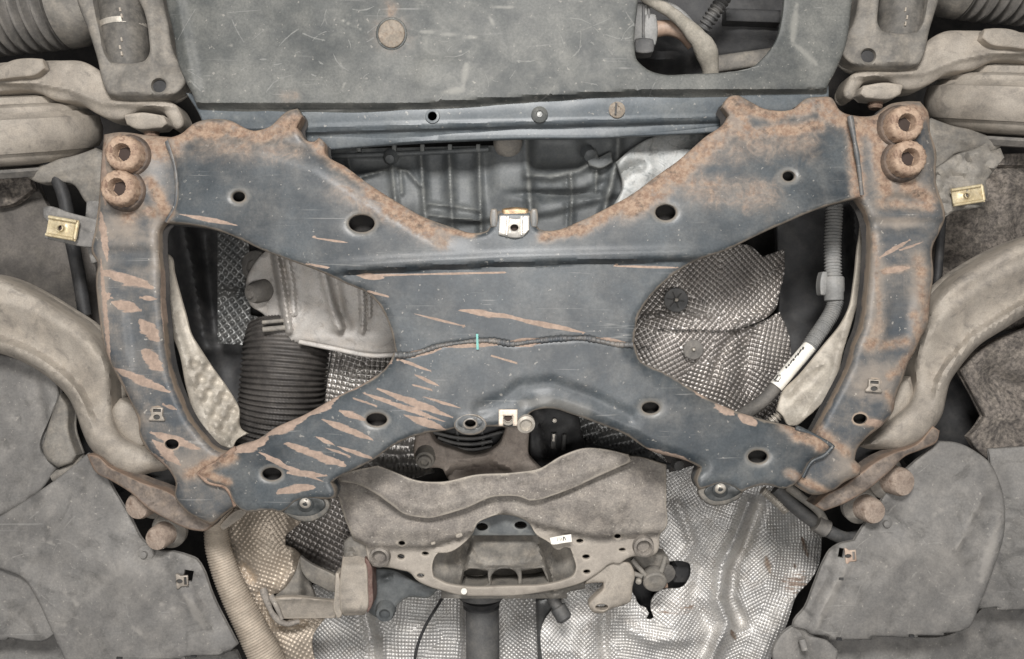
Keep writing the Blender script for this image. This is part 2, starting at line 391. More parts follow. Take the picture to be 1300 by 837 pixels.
brace_m = M('brace_plate_steel', (.15, .134, .12), (.215, .195, .172), dust=(.40, .355, .30), da=.5, rough=.8, s=17, bump=.5, grain=420, gamt=.3, stain=(.085, .076, .068), sa=.6, edge=.5, edgec=(.45, .40, .33), speck=.55)
liner = M('felt_wheel_liner', (.07, .062, .056), (.165, .145, .128), dust=(.28, .245, .205), da=.6, rough=.97, s=30, grain=200, bump=1.0, gamt=.7, stain=(.035, .032, .03), sa=.8)
linerd = M('wheel_arch_plastic', (.07, .064, .058), (.115, .104, .094), dust=(.2, .178, .15), da=.45, rough=.9, s=14, bump=.5, stain=(.04, .037, .034), sa=.5)
zinc = M('yellow_zinc_steel', (.46, .38, .23), (.58, .50, .33), dust=(.42, .36, .27), da=.6, rough=.45, metal=.4, s=40, bump=.08, ma=False, stain=(.30, .21, .10), sa=.5)
zincw = M('white_zinc_steel', (.62, .59, .54), (.74, .71, .66), dust=(.6, .54, .45), da=.3, rough=.3, metal=.4, s=40, bump=.06, ma=False)
nutm = M('dirty_cage_nut', (.22, .195, .165), (.36, .32, .275), dust=(.34, .29, .235), da=.5, rough=.6, metal=.2, s=50, bump=.15, ma=False)
galv = M('grimy_zinc_steel', (.36, .33, .285), (.5, .46, .40), da=.4, rough=.45, metal=.4, s=40, bump=.1, ma=False)
conduit = M('grey_conduit_plastic', (.165, .165, .16), (.23, .228, .22), dust=(.33, .31, .28), da=.4, rough=.6, s=20, bump=.1, ma=False)
conduitd = M('dark_conduit_plastic', (.06, .06, .06), (.10, .098, .095), dust=(.25, .23, .2), da=.3, rough=.6, s=20, bump=.1, ma=False)
hosem = M('braided_hose', (.20, .185, .155), (.30, .275, .235), dust=(.36, .32, .26), da=.4, rough=.85, s=50, grain=420, bump=.7, ma=False)
copper = M('brown_rubber_hose', (.25, .17, .125), (.33, .235, .175), da=.25, rough=.55, s=30, bump=.15, ma=False)
white = M('white_label', (.72, .69, .62), (.80, .77, .70), dust=(.6, .54, .45), da=.25, rough=.6, s=30, bump=.05, gamt=.12, ma=False)
inkslot = flat('black_print_and_slot', (.04, .038, .035), .7)  # printed marks, also stands in for shade in slots and thread holes
inkg = flat('faded_ink', (.32, .31, .28), .7)
teal = M('teal_paint_mark', (.10, .30, .27), (.14, .37, .33), da=.35, rough=.6, s=40, ma=False)
putty = M('pale_plug_plastic', (.16, .138, .112), (.225, .195, .16), dust=(.30, .23, .165), da=.4, rough=.8, s=50, bump=.3, ma=False, stain=(.12, .085, .06), sa=.75)
dish_m = M('dark_cup_washer', (.026, .029, .03), (.05, .054, .054), dust=(.2, .19, .17), da=.22, rough=.45, s=25, bump=.15)
blade_m = M('pale_heat_baffle', (.29, .262, .222), (.43, .395, .338), dust=(.52, .46, .375), da=.4, rough=.6, metal=.1, s=20, bump=.25, stain=(.14, .128, .115), sa=.5)
# ================================================================ shared shapes
dishrim = M('dusty_cup_rim', (.06,.06,.056),(.12,.113,.10), dust=(.30,.255,.205), da=.5, rough=.7, s=30)
def scratches(n, x0, y0, x1, y1, seed, ang=None, l=(8, 45), w=(.5, 1.1)):
    r = random.Random(seed); out = []
    for _ in range(n):
        x, y = r.uniform(x0, x1), r.uniform(y0, y1); a = r.gauss(ang, .35) if ang is not None else r.uniform(0, 3.14); L = r.uniform(*l); ww = r.uniform(*w); k = r.uniform(-.35, .35)
        for i in range(3):
            nx, ny = x + L/3*math.cos(a), y + L/3*math.sin(a); out.append((x, y, nx, ny, ww*(1, 1.3, 1)[i])); x, y = nx, ny; a += k
    return out
def streakpts(L):
    out = []
    for x0, y0, x1, y1, w in L:
        l = math.hypot(x1-x0, y1-y0); n = max(2, int(l/3.2)); nx, ny = -(y1-y0)/(l+1e-6), (x1-x0)/(l+1e-6)
        for i in range(n+1):
            t = i/n; tw = (w*(.12 + .88*math.sin(math.pi*min(.98, max(.02, t)))**.75) if w > 1.6 else w)*1.15
            for f in ((0, .4, -.4, .75, -.75, 1.1, -1.1) if w > 2 else (0, .6, -.6, 1.2, -1.2)): out.append((x0+(x1-x0)*t+nx*tw*f, y0+(y1-y0)*t+ny*tw*f))
    out = np.array(out); seen = {}
    for p in out: seen.setdefault((round(p[0]/.7), round(p[1]/.7)), p)
    return np.array(list(seen.values()))
def quilt(pitch, amp, seeds, warp=10, wsc=70, seed=1, asp=1.0):
    """the embossed diamond pattern of heat-shield foil; each seed (x,y,angle) is a patch with its own direction"""
    sd = np.array(seeds, float)
    def f(x, y):
        wx = x + warp*vnoise(x, y, wsc, seed, 2); wy = y + warp*vnoise(x, y, wsc, seed+5, 2)
        dd = np.hypot(wx[:, None]-sd[:, 0], wy[:, None]-sd[:, 1]); k = dd.argmin(1); a = np.radians(sd[k, 2])
        u = (wx*np.cos(a) + wy*np.sin(a))*2*np.pi/pitch; v = (-wx*np.sin(a) + wy*np.cos(a))*2*np.pi/(pitch*asp)
        cov = .72 + .28*sm(.5 + 1.6*vnoise(x, y, 60, seed+9, 2))
        return -amp*cov*(.5+.5*np.sin(u))*(.5+.5*np.sin(v))*2
    return f
def crease(P, w, h):
    return lambda x, y: h*np.exp(-(pl(x, y, P)/w)**2)
def addf(*fs): return lambda x, y: sum(f(x, y) for f in fs)
def lump(amp, sc, seed=2, octv=3): return lambda x, y: amp*vnoise(x, y, sc, seed, octv)*2
def box_(name, px, py, d, w, h, mat, parent, ang=0, thick=8, roll=(2, 1.5), r=0, step=4, **k):
    return sheet(name, rect(px, py, w, h, ang, r), d, mat, parent, thick=thick, roll=roll, step=step, corner=40, **k)
def hexpts(cx, cy, r, ang=0): return [(cx + r*math.cos(R(ang+60*i)), cy + r*math.sin(R(ang+60*i))) for i in range(6)]

# ================================================================ the underbody behind everything
x_, y_ = np.meshgrid(np.linspace(-150, 1450, 60), np.linspace(-150, 990, 44)); gp = np.stack([x_.ravel(), y_.ravel()], 1)
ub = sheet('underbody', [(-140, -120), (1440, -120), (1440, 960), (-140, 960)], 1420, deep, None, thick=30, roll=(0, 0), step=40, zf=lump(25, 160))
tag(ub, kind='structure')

# ================================================================ front subframe
RUST = [(135,185,215,182,22),(215,178,245,163,16),(245,165,330,166,14),(330,170,385,156,17),(385,160,410,190,12),(405,185,470,236,11),(470,240,540,286,13),
 (495,265,560,305,13),(540,290,600,298,5),(150,225,165,265,20),(190,230,212,272,10),(187,268,193,268,9),
 (1055,140,1110,160,20),(1082,150,1090,245,10),(1110,150,1178,142,14),(1112,170,1125,240,13),(1150,235,1180,252,12),(930,130,940,160,16),(925,132,980,146,11),
 (980,144,1050,132,11),(930,155,850,222,22),(860,220,800,262,20),(800,255,735,290,12),(738,290,690,302,8),(960,170,1040,160,10),
 (240,602,292,580,10),(255,600,290,612,6),(1046,562,1010,552,9),(1040,568,1056,566,7),(996,540,1040,556,9),(1000,600,1080,640,6)]
TAN = [(128,345,194,365,9),(142,384,178,394,8),(133,377,141,378,6),(180,378,198,380,4),(178,408,200,432,13),(182,445,205,470,12),(145,468,215,498,7),
 (210,515,224,520,3.5),(193,550,253,570,7),(195,560,228,590,8),(183,268,192,268,7),(228,272,300,286,3.5),
 (398,302,440,308,1.8),(389,335,416,340,1.6),(455,350,487,353,4.5),(468,370,493,377,1.5),(528,399,588,414,2.2),(584,394,660,404,5),(640,402,740,422,4),
 (505,456,546,471,2.4),(527,476,557,490,3),(538,504,584,518,2.2),(525,489,547,495,1.4),(480,494,574,530,5.5),(463,500,563,535,4),(515,528,566,546,6.5),
 (432,522,465,534,5.5),(410,533,472,558,5.5),(402,555,424,565,3.4),(360,562,442,593,7),
 (414,569,444,579,2),(429,567,475,583,3.4),(449,506,476,515,1.3),(338,583,409,611,3.5),(625,452,655,461,1.6),(330,575,362,590,4),(365,600,412,604,5),(350,625,400,618,7),
 (300,572,340,556,11),(340,552,390,528,10),(390,526,430,504,9),(430,502,496,460,6.5),(880,494,905,505,8),(908,514,932,526,8),
 (938,527,962,539,9),(820,570,870,590,8),(845,575,885,596,7),(505,453,560,443,6),(560,440,640,437,4),(640,437,700,432,6),(740,430,800,437,5),(470,350,640,346,1.6),
 (780,338,860,340,2.5),(740,600,760,605,4)]
TANR = [(1130,478,1165,446,8),(1105,440,1116,412,11),(1118,440,1150,434,9),(1166,330,1176,405,10),(1160,400,1172,442,9),(1122,345,1153,340,6),(1117,327,1153,306,3.5),
 (1142,318,1170,308,1.8),(1118,258,1182,262,9),(1110,300,1118,420,5),(1125,500,1138,520,8),(1098,535,1125,540,6),(1040,545,1075,575,9),(1085,592,1092,606,8),(1120,150,1170,150,6)]
TANL = [(128,180,134,260,6),(128,270,136,330,6),(128,330,140,470,4),(140,470,170,520,3.5),(205,340,208,420,3),(222,470,262,555,3),(190,575,222,610,7)]
SP = streakpts([t for t in TAN if t[4] < 7]); SPL = streakpts([t for t in TAN+TANL if t[0] < 270 and t[4] < 9]); SPR = streakpts(TANR[:8])
HOLES = [(303,250,8),(459,284,16),(845,270,13),(1001,224,8),(478,533,12),(345,602,11),(826,518,10),(962,580,11),(218,564,8),(1092,532,8)]
def rings(x, y): return np.max([np.exp(-((np.hypot(x-a, (y-b)*1.35)-r-3)/3.2)**2) for a, b, r in HOLES], 0)
mk_rust = lambda x, y, e: np.maximum(soft(x, y, RUST), .5*soft(x, y, [(870,235,970,250,26),(900,190,1020,180,26),(260,185,380,190,20),(430,240,560,300,20)]))
mk_tan = lambda x, y, e: segs(x, y, TAN)
mk_dust = lambda x, y, e: np.clip(.75*rings(x, y) + .7*soft(x, y, [(690,508,745,522,9),(662,513,700,509,7)]) + .25*blobs(x, y, [(780,480,60,40),(860,520,90,40),(960,600,60,30),(1040,220,80,50),(500,330,120,20),(660,310,60,12),(350,250,110,60),(620,340,200,7)]) + .3*np.exp(-e/7), 0, 1)

sub = thing('front_subframe', 'X-shaped dark painted steel subframe with rusty corners spanning the underside of the car', 'subframe', 650, 418, 980)
# --- side rails
railL = [(132,171),(150,168),(188,172),(240,176),(246,230),(232,282),(213,282),(206,289),(203,318),(205,347),(206,383),(209,412),(211,440),(218,476),(228,504),
 (241,532),(256,552),(274,570),(300,577),(318,600),(312,640),(297,645),(269,667),(250,658),(232,646),(222,630),(223,613),(216,599),(203,586),(188,572),(178,555),(175,532),(165,509),(152,484),(140,461),
 (131,435),(127,410),(124,385),(122,350),(124,335),(117,322),(121,290),(125,260),(128,215)]
lensL = ((176, 425, 17, 46), (165, 327, 36, 13))
def zrailL(x, y):
    z = 5*np.exp(-((x-176-(y-425)*.12)/15)**4 - ((y-425)/46)**4) + 5*np.exp(-((x-164)/38)**4 - ((y-328)/13)**4)
    z += -7*np.exp(-((x-166)/34)**4 - ((y-222)/44)**4) + 4*sm((y-262)/14)*sm((306-y)/14)
    return z + 1.6*vnoise(x, y, 60, 4)
sheet('side_rail', railL, 996, raildirt, sub, holes=[(218,564,9,6.5),(199,521,5.5,3.5)], box=24, thick=4, roll=(13, 12), step=4, zf=zrailL, extra=SPL,
      masks={'ma': mk_rust, 'mb': lambda x, y, e: np.maximum(segs(x, y, TAN+TANL), 0), 'clean': lambda x, y, e: blobs(x, y, [(176,425,16,44),(165,327,34,13),(170,245,30,20)]), 'mc': lambda x, y, e: .8*blobs(x, y, [(150,290,40,26),(165,200,40,40),(130,380,10,90),(200,300,14,60),(240,590,30,30)])})
railR = [(1066,142),(1079,146),(1117,143),(1125,135),(1148,129),(1168,129),(1178,142),(1181,168),(1188,190),(1188,230),(1199,280),(1193,294),(1184,314),(1185,347),(1181,380),
 (1176,417),(1170,427),(1163,443),(1153,461),(1145,484),(1137,504),(1134,522),(1120,540),(1099,557),(1088,571),(1085,584),(1093,592),(1092,603),(1071,613),(1059,622),(1030,628),(1008,616),(1012,590),
 (1030,556),(1041,537),(1051,517),(1066,489),(1077,466),(1084,440),(1093,417),(1099,378),(1103,332),(1103,291),(1096,266),(1084,250),(1066,236)]
def zrailR(x, y):
    z = 5*np.exp(-((x-1142+(y-410)*.1)/16)**4 - ((y-410)/42)**4) + 6*np.exp(-((x-1152)/30)**4 - ((y-257)/10)**4)
    z += -7*np.exp(-((x-1143)/32)**4 - ((y-182)/44)**4) + 5*sm((y-272)/14)*sm((300-y)/14)
    return z + 1.6*vnoise(x, y, 60, 8)
sheet('side_rail', railR, 996, raildirt, sub, holes=[(1092,532,9,6.5),(1111,485,5.5,3.5)], box=24, thick=4, roll=(13, 12), step=4, zf=zrailR, extra=SPR,
      masks={'ma': lambda x, y, e: np.maximum(mk_rust(x, y, e), .72*soft(x, y, [t for t in TANR if t[4] >= 5])), 'mb': lambda x, y, e: segs(x, y, [t for t in TANR if t[4] < 7 and t[2]-t[0] > 20]), 'clean': lambda x, y, e: blobs(x, y, [(1142,410,18,44),(1152,257,26,9),(1140,305,30,12)]), 'mc': lambda x, y, e: .85*blobs(x, y, [(1140,220,40,50),(1108,350,20,90),(1100,590,60,30),(1168,380,16,70),(1135,282,40,9),(1110,480,40,30)])})
# --- upper crossmember
cross = [(212,176),(230,170),(246,157),(287,152),(325,166),(340,162),(368,140),(378,138),(384,148),(377,162),(390,179),(399,180),(405,175),(412,181),(413,194),(439,212),(467,233),(503,256),(541,277),
 (569,287),(604,296),(618,293),(626,280),(632,268),(676,268),(679,283),(685,291),(701,293),(734,282),(769,265),(802,247),(833,224),(861,204),(894,175),(922,153),(925,147),(917,136),(924,124),(934,121),
 (952,129),(970,138),(980,140),(1008,138),(1022,126),(1040,123),(1055,124),(1066,140),(1080,149),(1087,190),(1094,250),(1046,263),(995,284),(970,295),(924,317),(878,334),(848,355),(823,380),(810,403),(806,425),(804,440),
 (785,440),(765,436),(745,432),(720,432),(675,436),(650,439),(625,435),(580,437),(556,441),(535,449),(520,453),(503,453),(499,430),(493,410),(485,393),(470,375),(439,360),(401,343),(363,329),(325,314),(305,304),(269,291),(228,284),(211,283),
 (222,262),(224,230),(219,200)]
ycr = lambda x: np.interp(x, [430, 520, 650, 764, 878, 960], [345, 339, 333, 330, 327, 322])
def zcross(x, y):
    on = sm((x-405)/50)*sm((905-x)/40)
    z = 11*sm((y-ycr(x)+1)/7)*on                                            # the step below the folded edge
    z += -2.5*np.exp(-((y-ycr(x)+6)/6)**2)*on
    z += 16*np.clip((np.interp(x, [690, 770, 845, 980, 1050], [299, 276, 262, 256, 262])-y)/90, 0, 1)*sm((x-690)/70)   # flange leaning away
    top = np.interp(x, [215, 330, 400, 470, 541, 604], [172, 168, 190, 236, 278, 297])
    z += 9*np.clip(1-(y-top)/30, 0, 1)**1.5*sm((620-x)/60)*sm((x-215)/30)
    z += -3*np.exp(-((x-332)/30)**2-((y-158)/10)**2) + 3*np.exp(-(pl(x, y, [(245,166),(300,172),(336,176),(370,165)])/3.5)**2)
    z += 3*np.exp(-(pl(x, y, [(926,150),(950,140),(985,149),(1010,147),(1028,133)])/3.5)**2)
    for cx, cy, rx in ((459,284,20), (845,270,16), (303,250,11), (1001,224,10)): z += 2.0*np.exp(-(np.hypot((x-cx), (y-cy)*1.35)/rx)**4)
    return z + 1.2*vnoise(x, y, 80, 3)
sheet('crossmember', cross, 980, paint, sub, holes=[(303,250,8,6.3),(459,284,16.5,11),(845,270,13,9.8),(1001,224,7.5,6)], box=34, thick=4, roll=(8, 6), hroll=(4, 2.5), step=4, corner=55,
      zf=zcross, extra=SP, masks={'ma': mk_rust, 'mb': mk_tan, 'mc': mk_dust})
# --- lower X brace
lower = [(500,448),(520,450),(535,446),(556,438),(580,434),(625,432),(650,436),(675,433),(720,429),(745,429),(765,433),(785,437),(806,437),(812,456),(843,473),(878,494),(904,509),(934,522),(965,532),(988,538),(1008,543),
 (1040,556),(1056,567),(1048,577),(1030,585),(1018,606),(1000,620),(972,616),(950,621),(941,626),(932,619),(914,615),(898,619),(888,622),(884,612),(889,594),(878,588),(823,571),(792,551),(768,541),(746,533),(720,524),(708,520),(690,519),(675,523),(664,536),(657,542),(634,542),(617,542),(600,547),(576,544),(569,546),
 (541,550),(518,557),(493,570),(480,580),(457,593),(427,608),(421,613),(426,624),(424,633),(411,634),(390,633),(375,637),(366,645),(358,650),(345,648),(307,648),(298,640),(288,620),(262,611),(251,600),(270,588),(297,568),(325,559),(350,543),(386,527),(427,504),(467,484),(493,463)]
def zlower(x, y):
    z = 3.5*np.exp(-(pl(x, y, [(610,520),(640,508),(660,492),(700,488),(750,505),(800,530)])/10)**2)
    z += -2.5*np.exp(-((x-597)/26)**4-((y-540)/16)**4) + 4*np.exp(-((x-668)/12)**2-((y-512)/10)**2)
    ue = pl(x, y, [(297,568),(350,543),(427,504),(500,452)]); z += 6*np.clip(1-ue/18, 0, 1)
    re = pl(x, y, [(806,437),(843,473),(904,509),(965,532),(1008,543)]); z += 6*np.clip(1-re/20, 0, 1)
    le = pl(x, y, [(708,520),(746,533),(792,551),(823,571),(889,594)]); z += 5*np.clip(1-le/14, 0, 1)
    for cx, cy in ((478,533), (345,602), (826,518), (962,580)): z += 2.0*np.exp(-(np.hypot((x-cx), (y-cy)*1.45)/17)**4)
    z += 4*np.exp(-(pl(x, y, [(1020,606),(1034,585),(1052,570)])/4)**2)
    z += 5*np.exp(-(pl(x, y, [(262,606),(275,592),(300,578)])/4)**2)
    return z + 1.2*vnoise(x, y, 80, 6)
low = sheet('lower_brace', lower, 984, paint, sub, holes=[(478,533,13.3,8),(345,602,12.5,7.8),(826,518,11,7),(962,580,12.5,8),(597,538,6.8,4.6),(645,529,6,4)], box=30, thick=4, roll=(8, 6), hroll=(4, 2.5), step=4, corner=55,
      zf=zlower, extra=SP, masks={'ma': mk_rust, 'mb': mk_tan, 'mc': mk_dust})
sheet('nut_boss', ell(597, 539, 21, 13.5, n=26), 981, paint, sub, holes=[(597,538,6.8,4.6)], thick=8, roll=(4, 3), hroll=(2.5, 2), step=3, zf=lambda x, y: 3*np.exp(-((np.hypot(x-597, (y-538)*1.5)-13)/3)**2), masks={'mc': lambda x, y, e: .5+0*x})
tube('weld_seam', [(502,451,986),(520,451,985),(535,447,985),(556,440,985),(580,436,985),(625,433,985),(650,437,985),(675,434,985),(720,430,985),(745,430,985),(765,434,985),(785,438,986),(803,438,986)], 3.2, raildirt, sub, seg=12, corr=(6, .4), step=1.2, wob=.9)
tube('weld_seam', [(213,180,988),(221,205,985),(225,235,985),(222,262,986),(212,282,990)], 3.2, raildirt, sub, seg=10, step=3, wob=.7)
tube('weld_seam', [(1079,148,986),(1086,185,984),(1091,218,984),(1094,248,986)], 3.2, raildirt, sub, seg=10, step=3, wob=.7)
tube('weld_seam', [(300,569,992),(272,589,990),(252,601,990),(264,612,990),(288,620,990),(299,642,992)], 3, rustm, sub, seg=10, step=3, wob=.7)
tube('weld_seam', [(1010,543,992),(1041,557,990),(1057,567,990),(1047,578,990),(1031,586,990),(1019,606,992)], 3, paint, sub, seg=10, step=3, wob=.7)
pm = box_('paint_mark', 606, 434, 980.5, 2.8, 20, teal, sub, ang=-2, thick=.6, roll=(0, 0)); pm['label'] = 'teal paint mark across the weld seam'
# rims of the drilled holes in pale dust
# --- arm brackets at the lower corners, rusty edged
brL = [(110,577),(122,600),(142,611),(166,626),(188,646),(211,659),(249,674),(262,674),(270,667),(254,656),(236,642),(220,628),(200,619),(180,612),(160,603),(140,593),(122,578)]
sheet('arm_bracket', brL, 1036, bracketm, sub, thick=30, roll=(4, 4), step=4, zf=lambda x, y: 24*sm((175-x)/70) + 2.5*vnoise(x, y, 18, 2))
brR = [(1193,547),(1190,560),(1170,571),(1150,579),(1128,600),(1104,620),(1075,638),(1046,649),(1034,642),(1046,630),(1070,617),(1094,599),(1112,586),(1134,575),(1163,564),(1184,541)]
sheet('arm_bracket', brR, 1036, bracketm, sub, thick=30, roll=(4, 4), step=4, zf=lambda x, y: 24*sm((x-1120)/70) + 2.5*vnoise(x, y, 18, 3))
sheet('pocket_shade', [(140,590),(180,560),(230,600),(240,650),(190,640),(150,610)], 1090, black, sub, thick=8, roll=(2, 2), step=6)  # black sheets stand in for the shadow pockets inside both brackets
sheet('pocket_shade', [(1170,560),(1120,540),(1070,590),(1050,640),(1110,612),(1150,575)], 1090, black, sub, thick=8, roll=(2, 2), step=6)
# --- cup washers pressed under the ears, with their studs
for nm, cx, cy, po, ri in (('left', 388, 640, [(359,650),(366,644),(373,637),(380,634),(390,632.5),(403,633),(411,636),(413,642),(408,649),(398,654.5),(386,656),(375,655),(366,652.5)],
      [(358,650),(366,642),(378,632),(404,630),(415,633),(419,641),(416,650),(405,659),(393,663),(378,661),(366,655)]),
     ('right', 914, 621.5, [(894,625),(898,619),(906,616),(914,614),(923.5,615),(932,618),(941,624.5),(932,631.6),(920,636),(908,637),(899,633.5)],
      [(886,624),(892,616),(906,613),(924,612),(935,617),(943,625),(941,630),(929,638),(916,642),(901,641),(889,632)])):
    t = thing('cup_washer', {'left': 'dark cup washer with pale bolt under the left leg of the subframe', 'right': 'dark cup washer with pale bolt under the right leg of the subframe'}[nm], 'cup washer', cx, cy, 985, 'cup washers at the lower legs of the subframe')
    sheet('rim', ri, 990, dishrim, t, thick=6, roll=(3, 4), step=3.5, corner=70)
    sheet('dish', po, 985.5, dish_m, t, thick=3, roll=(2, 1.5), step=2.8, corner=70, zf=lambda x, y: 3.5*np.exp(-((x-cx)/17)**4-((y-cy)/7)**4) + 4*sm((y-cy-2)/8))
    lathe('washer', (cx, cy+.5, 989), (0, .25, -1), [(0, 10), (2.2, 9.8), (2.8, 8.8)], dish_m, t, 24)
    lathe('bolt_head', (cx, cy-1.5, 988), (0, .45, -1), [(0, 7.6), (2.5, 7.2), (4, 5.6), (4.2, 3.4), (2.2, 3)], galv, t, 20)
    box_('drive_slot', cx, cy-3, 982.5, 2, 6, inkslot, t, ang=12, thick=1, roll=(0, 0))

# ================================================================ rusty bolts on the rail tops
darkrust = M('recess_shaded_rust', (.05, .04, .034), (.11, .078, .058), dust=(.26, .19, .14), da=.35, rough=.75, s=40, bump=.4)  # rust darkened to paint in the shaded recess around each bolt head
headrust = M('worn_rusted_head', (.22, .145, .10), (.34, .245, .175), dust=(.42, .32, .24), da=.45, rough=.8, s=60, bump=.6, stain=(.10, .055, .038), sa=.8)  # lighter tan rust of the bolt heads
def sleeve_bolt(px, py, d, label):
    t = thing('sleeve_bolt', label, 'bolt', px, py, d, 'rusty socket head bolts in the subframe corners')
    lathe('collar', (px, py, d), (0, 0, -1), [(-8, 27), (4, 27), (7, 25), (8, 20)], darkrust, t, 30)
    lathe('head', (px, py, d), (0, 0, -1), [(6, 22.5), (19, 22), (23, 20), (24.5, 17), (24, 11.5), (21, 10.2), (12, 9.6)], headrust, t, 36, knurl=.025)
    lathe('socket', (px, py, d), (0, 0, -1), [(8, 10), (12.5, 9.8), (13, .5)], flat('bore_shade', (.035, .023, .018), .9) if 'bore_shade' not in bpy.data.materials else bpy.data.materials['bore_shade'], t, 6, 20)  # near-black colour stands in for shade in sockets and thread holes
sleeve_bolt(166, 199, 993, 'upper rusty socket bolt on the left top corner of the subframe')
sleeve_bolt(160, 242, 993, 'lower rusty socket bolt on the left top corner of the subframe')
sleeve_bolt(1140, 162, 993, 'upper rusty socket bolt on the right top corner of the subframe')
sleeve_bolt(1144, 205, 993, 'lower rusty socket bolt on the right top corner of the subframe')
def tip_bolt(px, py, d, r, label, ax):
    t = thing('bracket_bolt', label, 'bolt', px, py, d, 'rusty bolt ends beside the arm brackets')
    lathe('washer', (px, py, d), ax, [(-14, r*1.45), (-6, r*1.5), (-3, r*1.38), (2, r*1.1)], castg, t, 28)
    lathe('bolt_end', (px, py, d), ax, [(-6, r), (20, r*.97), (25, r*.85), (26, r*.5), (26, .3)], boltend, t, 28)
tip_bolt(188, 636, 1085, 19, 'rusty bolt end at the left arm bracket, the higher of two', (-.2, .15, -1))
tip_bolt(211, 676, 1085, 17, 'rusty bolt end at the left arm bracket, the lower of two', (-.15, .15, -1))
tip_bolt(1130, 608, 1085, 20, 'rusty bolt end at the right arm bracket, the higher of two', (.35, .05, -1))
tip_bolt(1096, 643, 1085, 18, 'rusty bolt end at the right arm bracket, the lower of two', (.2, .1, -1))

# ================================================================ spring nut clips
def clip(px, py, d, w, h, ang, m, label, hole=True, lip=True):
    t = thing('spring_nut', label, 'clip', px, py, d, 'folded metal spring nuts')
    c, s = math.cos(R(ang)), math.sin(R(ang)); L = lambda u, v: (px+u*c-v*s, py+u*s+v*c)
    ho = L(-w*.05, 0)
    sheet('plate', rect(px, py, w, h, ang), d, m, t, holes=[(ho[0], ho[1], h*.15, h*.13)], thick=2, roll=(0, 0), hroll=(3, -2.5), step=2.5,
          zf=lambda x, y: -2.2*np.exp(-((((x-px)*c+(y-py)*s)+w*.08)/(w*.22))**4-(((-(x-px)*s+(y-py)*c))/(h*.26))**4))
    if lip:
        for v in (-1, 1):
            a = L(-w*.5, v*h*.42); b = L(w*.44, v*h*.42)
            tube('rolled_edge', [(a[0], a[1], d-2), (b[0], b[1], d-2)], h*.085, m, t, seg=10)
        a = L(w*.47, -h*.40); b = L(w*.47, h*.40); tube('fold', [(a[0], a[1], d+1), (b[0], b[1], d+1)], h*.10, m, t, seg=10)
    lathe('thread_barrel', (ho[0], ho[1], d+1), (0, 0, -1), [(0, h*.2), (3.4, h*.19), (3.6, h*.13), (-6, h*.12)], m, t, 18)
    lathe('thread_hole', (ho[0], ho[1], d+1), (0, 0, -1), [(-6, h*.12), (1.0, h*.118), (1.1, .2)], bpy.data.materials.get('bore_shade'), t, 14)
    return t
clip(79, 290, 1010, 38, 27, 10, zinc, 'yellow zinc spring nut on the grey tab outside the left rail')
clip(1229, 248, 1010, 40, 23, -9, zinc, 'yellow zinc spring nut on the dusty bracket outside the right rail')
cc = thing('spring_nut', 'white metal spring nut clipped in the notch at the middle of the subframe', 'clip', 653, 285, 975, 'folded metal spring nuts')
sheet('plate', [(634,274),(642,274),(648,277),(661,277),(666,274),(672,274),(672,292),(664,301),(656,302),(640,300),(633,298)], 974, zincw, cc, holes=[(653,289,5.2,4.2)], thick=3, roll=(2, 2), hroll=(3, -2), step=2.5, corner=40,
      zf=lambda x, y: -3*np.exp(-((x-653)/8)**4) + 3*sm((y-296)/5))
sheet('back_leaf', rect(654, 271, 34, 12, 0, 2), 981, M('browned_zinc', (.12,.075,.04),(.28,.19,.10), da=.2, rough=.4, metal=.4, s=60, ma=False), cc, thick=2, roll=(3, 4), step=3)
tube('rolled_edge', [(645,275,971),(644,288,971),(643,298,973)], 1.8, zincw, cc, seg=8)
tube('rolled_edge', [(662,275,971),(662,288,971),(662,298,973)], 1.8, zincw, cc, seg=8)
lathe('thread_hole', (653, 289, 979), (0, 0, -1), [(0, 5), (1.5, 5), (1.6, .2)], bpy.data.materials['bore_shade'], cc, 14)
for sx in (627, 678):
    sheet('notch_wing', rect(sx, 277, 8, 24, 0, 2), 979, paint, sub, thick=10, roll=(3, 3), step=3, masks={'mc': lambda x, y, e: .7+0*x})
def small_clip(px, py, d, w, h, ang, m, label):
    t = thing('cage_nut', label, 'clip', px, py, d, 'small square cage nuts')
    c, s = math.cos(R(ang)), math.sin(R(ang)); L = lambda u, v: (px+u*c-v*s, py+u*s+v*c)
    h1 = L(0, h*.22); h2 = rect(*L(0, -h*.28), w*.52, h*.24, ang)
    po = [L(-w*.36,-h*.5), L(w*.36,-h*.5), L(w*.36,h*.1), L(w*.5,h*.34), L(w*.5,h*.5), L(-w*.5,h*.5), L(-w*.5,h*.34), L(-w*.36,h*.1)]
    sheet('plate', po, d, m, t, holes=[(h1[0], h1[1], w*.22, h*.19), h2], thick=2, roll=(1, 1), step=2.5, corner=30)
    lathe('thread_hole', (h1[0], h1[1], d+3), (0, 0, -1), [(0, w*.26), (1, w*.26), (1.1, .2)], inkslot, t, 12)
    b = sheet('notch', rect(*L(0, -h*.28), w*.56, h*.3, ang), d+2.6, inkslot, t, thick=1, roll=(0, 0), step=4)
small_clip(199, 526, 992, 20, 17, 2, nutm, 'small square cage nut on the left side rail')
small_clip(1110, 490, 991, 21, 16, 4, nutm, 'small square cage nut on the right side rail')
u = thing('spring_nut', 'pale U-shaped spring nut at the lower middle edge of the subframe', 'clip', 645, 531, 978, 'folded metal spring nuts')
sheet('plate', [(633,520),(657,520),(657,541),(651,541),(651,528),(639,528),(639,541),(633,541)], 977, M('tan_zinc', (.50,.42,.34),(.62,.54,.45), da=.3, rough=.5, metal=.2, s=60, ma=False), u, thick=3, roll=(1, 1), step=3, corner=30)
lathe('barrel', (645, 531, 985), (0, 0, -1), [(0, 9), (4, 8.6), (5, 5.5), (1, 5)], galv, u, 18)
